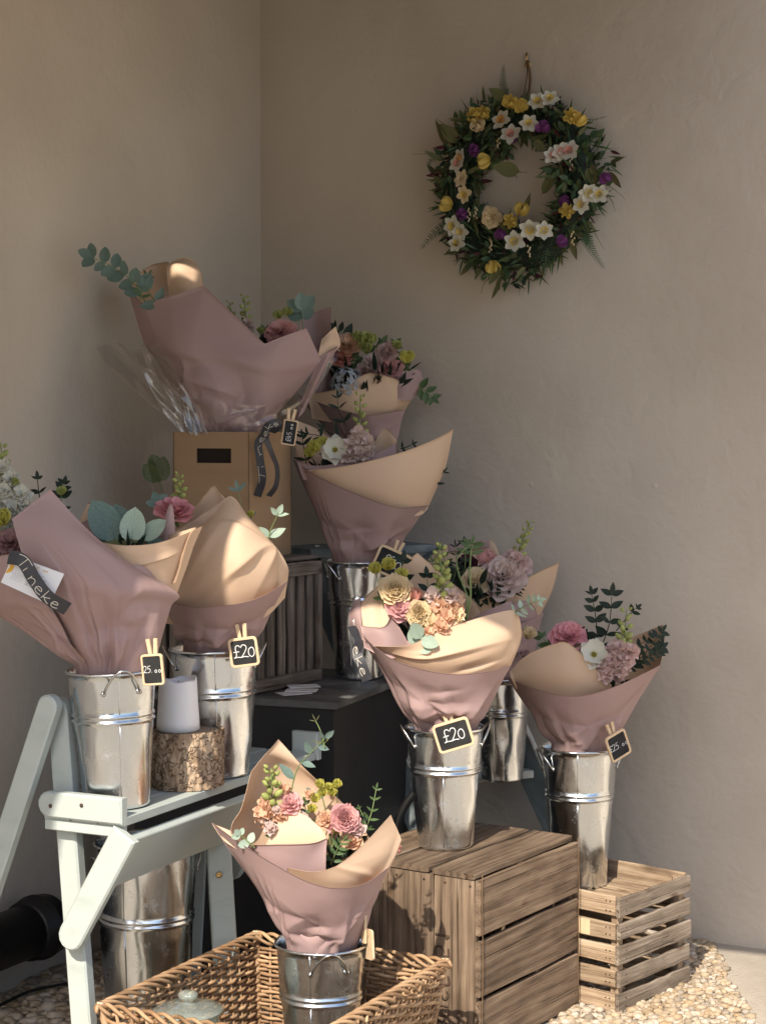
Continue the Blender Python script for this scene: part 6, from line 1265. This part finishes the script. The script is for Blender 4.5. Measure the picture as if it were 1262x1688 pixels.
# ------------------------------------------------------------------ wreath on the back wall
wc = on_wall(865,312,.0); wr = thing('flower_wreath', wc-EZ*.28, 'round wreath of yellow, white and purple artificial flowers hanging on the back wall', 'wreath')
E1, E2 = WB, EZ
rg = random.Random(21); RR = .205; 
mb = MB(); mb.tube([wc+NB*.05+E1*math.cos(a)*RR+E2*math.sin(a)*RR for a in np.linspace(0,2*PI,48)[:-1]], .045, 10, closed=True); mb.build('moss_ring', M['leaf_dark'], wr)
def cloud(name, kind, col, n, size, rr0, rr1, seed, out=.8):
    rg = random.Random(seed); base = cache(('leaf',kind,col), lambda: m_leaf(kind, col)); vs = np.array([v.co[:] for v in base.vertices]); fs = [tuple(p.vertices) for p in base.polygons]; mb = MB()
    for k in range(n):
        a = rg.uniform(0,2*PI); b = rg.uniform(-.5,PI+.5); q = rg.uniform(.03,.085)*(.8+.25*math.sin(3*a+1)+.15*math.sin(7*a)); R2 = RR+math.cos(b)*q; p = wc+NB*(.05+math.sin(b)*q*1.0)+E1*math.cos(a)*R2+E2*math.sin(a)*R2
        rad = E1*math.cos(a)+E2*math.sin(a); tan = E2*math.cos(a)-E1*math.sin(a); y = nrm(rad*math.cos(b)*out+NB*math.sin(b)*.5+tan*rg.uniform(-1,1)+jit(rg,.5)); z = nrm(NB*.8+jit(rg,.8)); z = nrm(z-y*np.dot(z,y)); x = np.cross(y, z)
        mb.add(vs*size*rg.uniform(.6,1.3)@np.array([x,y,z])+p, fs)
    o = mb.build(name, M[col], wr); o['kind'] = 'stuff'
cloud('foliage','oval','leaf',420,.030,0,0,1); cloud('foliage','lance','leaf_dark',200,.034,0,0,2); cloud('foliage','oval','fern',360,.028,0,0,3); cloud('foliage','blade','leaf',420,.055,0,0,4,.8); cloud('foliage','blade','fern',300,.045,0,0,7,.8); cloud('foliage','lance','p_wine',200,.035,0,0,5); cloud('foliage','lance','leaf_olive',160,.05,0,0,6)
def wp(zx, zy, off=.13): return on_wall(640+zx*.34865, 60+zy*.34865, off)
def wf(me, name, zx, zy, s, aim=None, off=.125):
    p = wp(zx, zy, off); rad = nrm(p-wc-NB*np.dot(p-wc, NB)); a = NB+rad*.25+jit(rg,.30) if aim is None else aim(rad)
    return place(name, me, wr, p, nrm(a), jit(rg,1)+A(0,0,.01), s)
D = lambda c1, c2, v: cache(('daff',c1,c2,v), lambda: m_daff(c1, c2, v)); Tl = lambda c, v: cache(('tulip',c,v), lambda: m_tulip(c, v))
for i, (x, y, c2) in enumerate(((540,400,'p_orange'),(665,415,'p_yellow'),(705,312,'p_yellow'),(762,300,'p_yellow'),(580,468,'p_coral'),(345,575,'p_orange'),(330,605,'p_coral'),(775,570,'p_coral'),(858,545,'p_coral'),(818,548,'p_coral'),(350,675,'p_cream'),(365,745,'p_yellow'),(310,895,'p_yellow'),(345,920,'p_yellow'),(328,980,'p_yellow'),(735,920,'p_yellow'),(668,910,'p_yellow'),(945,740,'p_yellow'),(1000,750,'p_yellow'),(915,795,'p_yellow'),(598,970,'p_yellow'))):
    wf(D('p_white' if i not in (10,11) else 'p_cream', c2, i%3), 'daffodil', x, y, .031*(1.0 if i%4 else 1.15), None, .145)
wf(cache(('rose','p_cream',1), lambda: m_double('p_cream', 6, 26, 0, .85)), 'double_daffodil', 488, 855, .034, None, .14)
for i, (x, y, c) in enumerate(((615,300,'p_yellow'),(570,330,'p_yellow'),(425,370,'p_yellow'),(445,385,'p_yellow'),(870,385,'p_yellow'),(885,420,'p_yellow'),(480,585,'p_yellow'),(585,860,'p_yellow'),(620,845,'p_yellow'),(495,1060,'p_yellow'),(300,805,'p_yellow'),(850,810,'p_yellow'),(425,440,'p_cream'),
     (420,530,'p_purple'),(715,440,'p_purple'),(1010,648,'p_purple'),(805,785,'p_purple'),(530,910,'p_purple'),(800,985,'p_purple'),(365,840,'p_purple'),(560,470,'p_purple'),(720,450,'p_purple'))):
    wf(Tl(c, i%3), 'tulip', x, y, .023 if c == 'p_purple' else .028, lambda rad: NB*.5+nrm(rad*.6+jit(rg,1.0))*.9, .125)
lf = cache(('leaf','lance','leaf_bronze'), lambda: m_leaf('lance','leaf_bronze')); lo = cache(('leaf','oval','leaf_olive'), lambda: m_leaf('oval','leaf_olive'))
for i, (x0,y0,x1,y1,k) in enumerate(((280,520,230,400,0),(330,500,250,420,1),(960,600,980,720,0),(940,620,965,700,1),(1040,640,1100,715,0),(640,840,672,745,0),(725,745,800,640,1),(690,490,740,545,1),(820,680,815,600,0),(470,600,460,655,0),(620,640,500,615,1),(860,960,890,1055,0),(520,1080,480,1170,1),(690,960,650,920,0),(560,300,480,250,1),(620,850,628,790,1))):
    a, b = wp(x0,y0,.12), wp(x1,y1,.12); place('leaf', lf if k == 0 else lo, wr, a, b-a, NB+jit(rg,.3), np.linalg.norm(b-a)*1.05)
def fern(pts, n, s):
    P = catmull([wp(*q) for q in pts], 40); mb = MB(); mb.tube(P, np.linspace(.0015,.0006,40), 5)
    base = cache(('leaf','lance','fern'), lambda: m_leaf('lance','fern')); vs = np.array([v.co[:] for v in base.vertices]); fs = [tuple(p.vertices) for p in base.polygons]
    for k in range(n):
        i = int(3+k/n*35); T = nrm(P[i+1]-P[i]); S = np.cross(T, NB); f = math.sin(PI*min(1,.25+.75*(1-k/n)))
        for sg in (1,-1): y = nrm(S*sg+T*.5); z = NB; x = np.cross(y, z); mb.add(vs*np.array([.6,1,1])*s*(.35+.65*(1-k/n))@np.array([x,y,nrm(z+jit(rg,.5))])+P[i], fs)
    mb.build('fern_frond', M['fern'], wr)
fern([(550,300,.09),(540,220,.09),(545,130,.09)],16,.022); fern([(290,890,.08),(220,930,.07),(148,1010,.06)],14,.026); fern([(925,930,.09),(960,1010,.08),(1020,1100,.06)],18,.024); fern([(560,640,.10),(590,650,.1),(610,672,.1)],8,.014); fern([(880,380,.09),(960,395,.09),(1030,378,.09)],10,.012); fern([(230,570,.09),(190,600,.09),(215,670,.08)],10,.014); fern([(480,1040,.1),(460,1110,.09),(440,1160,.08)],10,.02); fern([(750,1000,.1),(740,1080,.1),(735,1140,.09)],10,.02)
mb = MB()
for (a, b, c) in (((330,560),(200,555),(105,558)),((480,1100),(450,1170),(435,1220)),((950,880),(985,950),(1020,1010)),((540,650),(600,643),(660,645)),((980,670),(1060,720),(1120,770)),((560,1090),(520,1160),(498,1215)),((1030,740),(1060,790),(1072,830)),((430,1020),(370,1060),(325,1085)),((270,420),(240,400),(222,385))):
    mb.tube(catmull([wp(*a,.1), wp(*b,.1), wp(*c,.08)], 10), np.linspace(.0014,.0004,10), 5)
mb.build('grass_blades', M['leaf_olive'], wr)['kind'] = 'stuff'
wh = MB()
for (x, y, n_) in ((380,840,7),(480,985,7),(860,600,6),(870,950,7),(660,1010,6),(520,500,5),(410,830,6)):
    p = wp(x, y, .135)
    for q in range(n_): wh.lathe(p+E1*rg.uniform(-.006,.006)+E2*(q-n_/2)*.006, [(0,-.004),(.003,0),(0,.005)], 6)
wh.build('seed_heads', M['p_cream'], wr)['kind'] = 'stuff'
# hook and twine
hk = on_wall(870,95,.0); ht = thing('wall_hook', hk, 'small brass hook with a brown twine loop above the wreath', 'hook')
mb = MB(); mb.tube([hk-EZ*.02+NB*.001, hk-EZ*.015+NB*.012, hk+NB*.014, hk+EZ*.012+NB*.010], .0035, 8); mb.lathe(hk-EZ*.02, [(.010,0),(.010,.003),(.006,.005),(0,.005)], 12, 0, (E1,E2,NB)); mb.build('hook', M['brass'], ht)
mb = MB(); mb.tube(catmull([on_wall(869,100,.014), on_wall(873,125,.02), on_wall(872,145,.03), on_wall(866,168,.05)], 16), .0045, 7); mb.tube(catmull([on_wall(868,100,.012), on_wall(868,125,.02), on_wall(864,150,.03), on_wall(858,168,.05)], 16), .002, 6); mb.build('twine', M['twine'], ht)
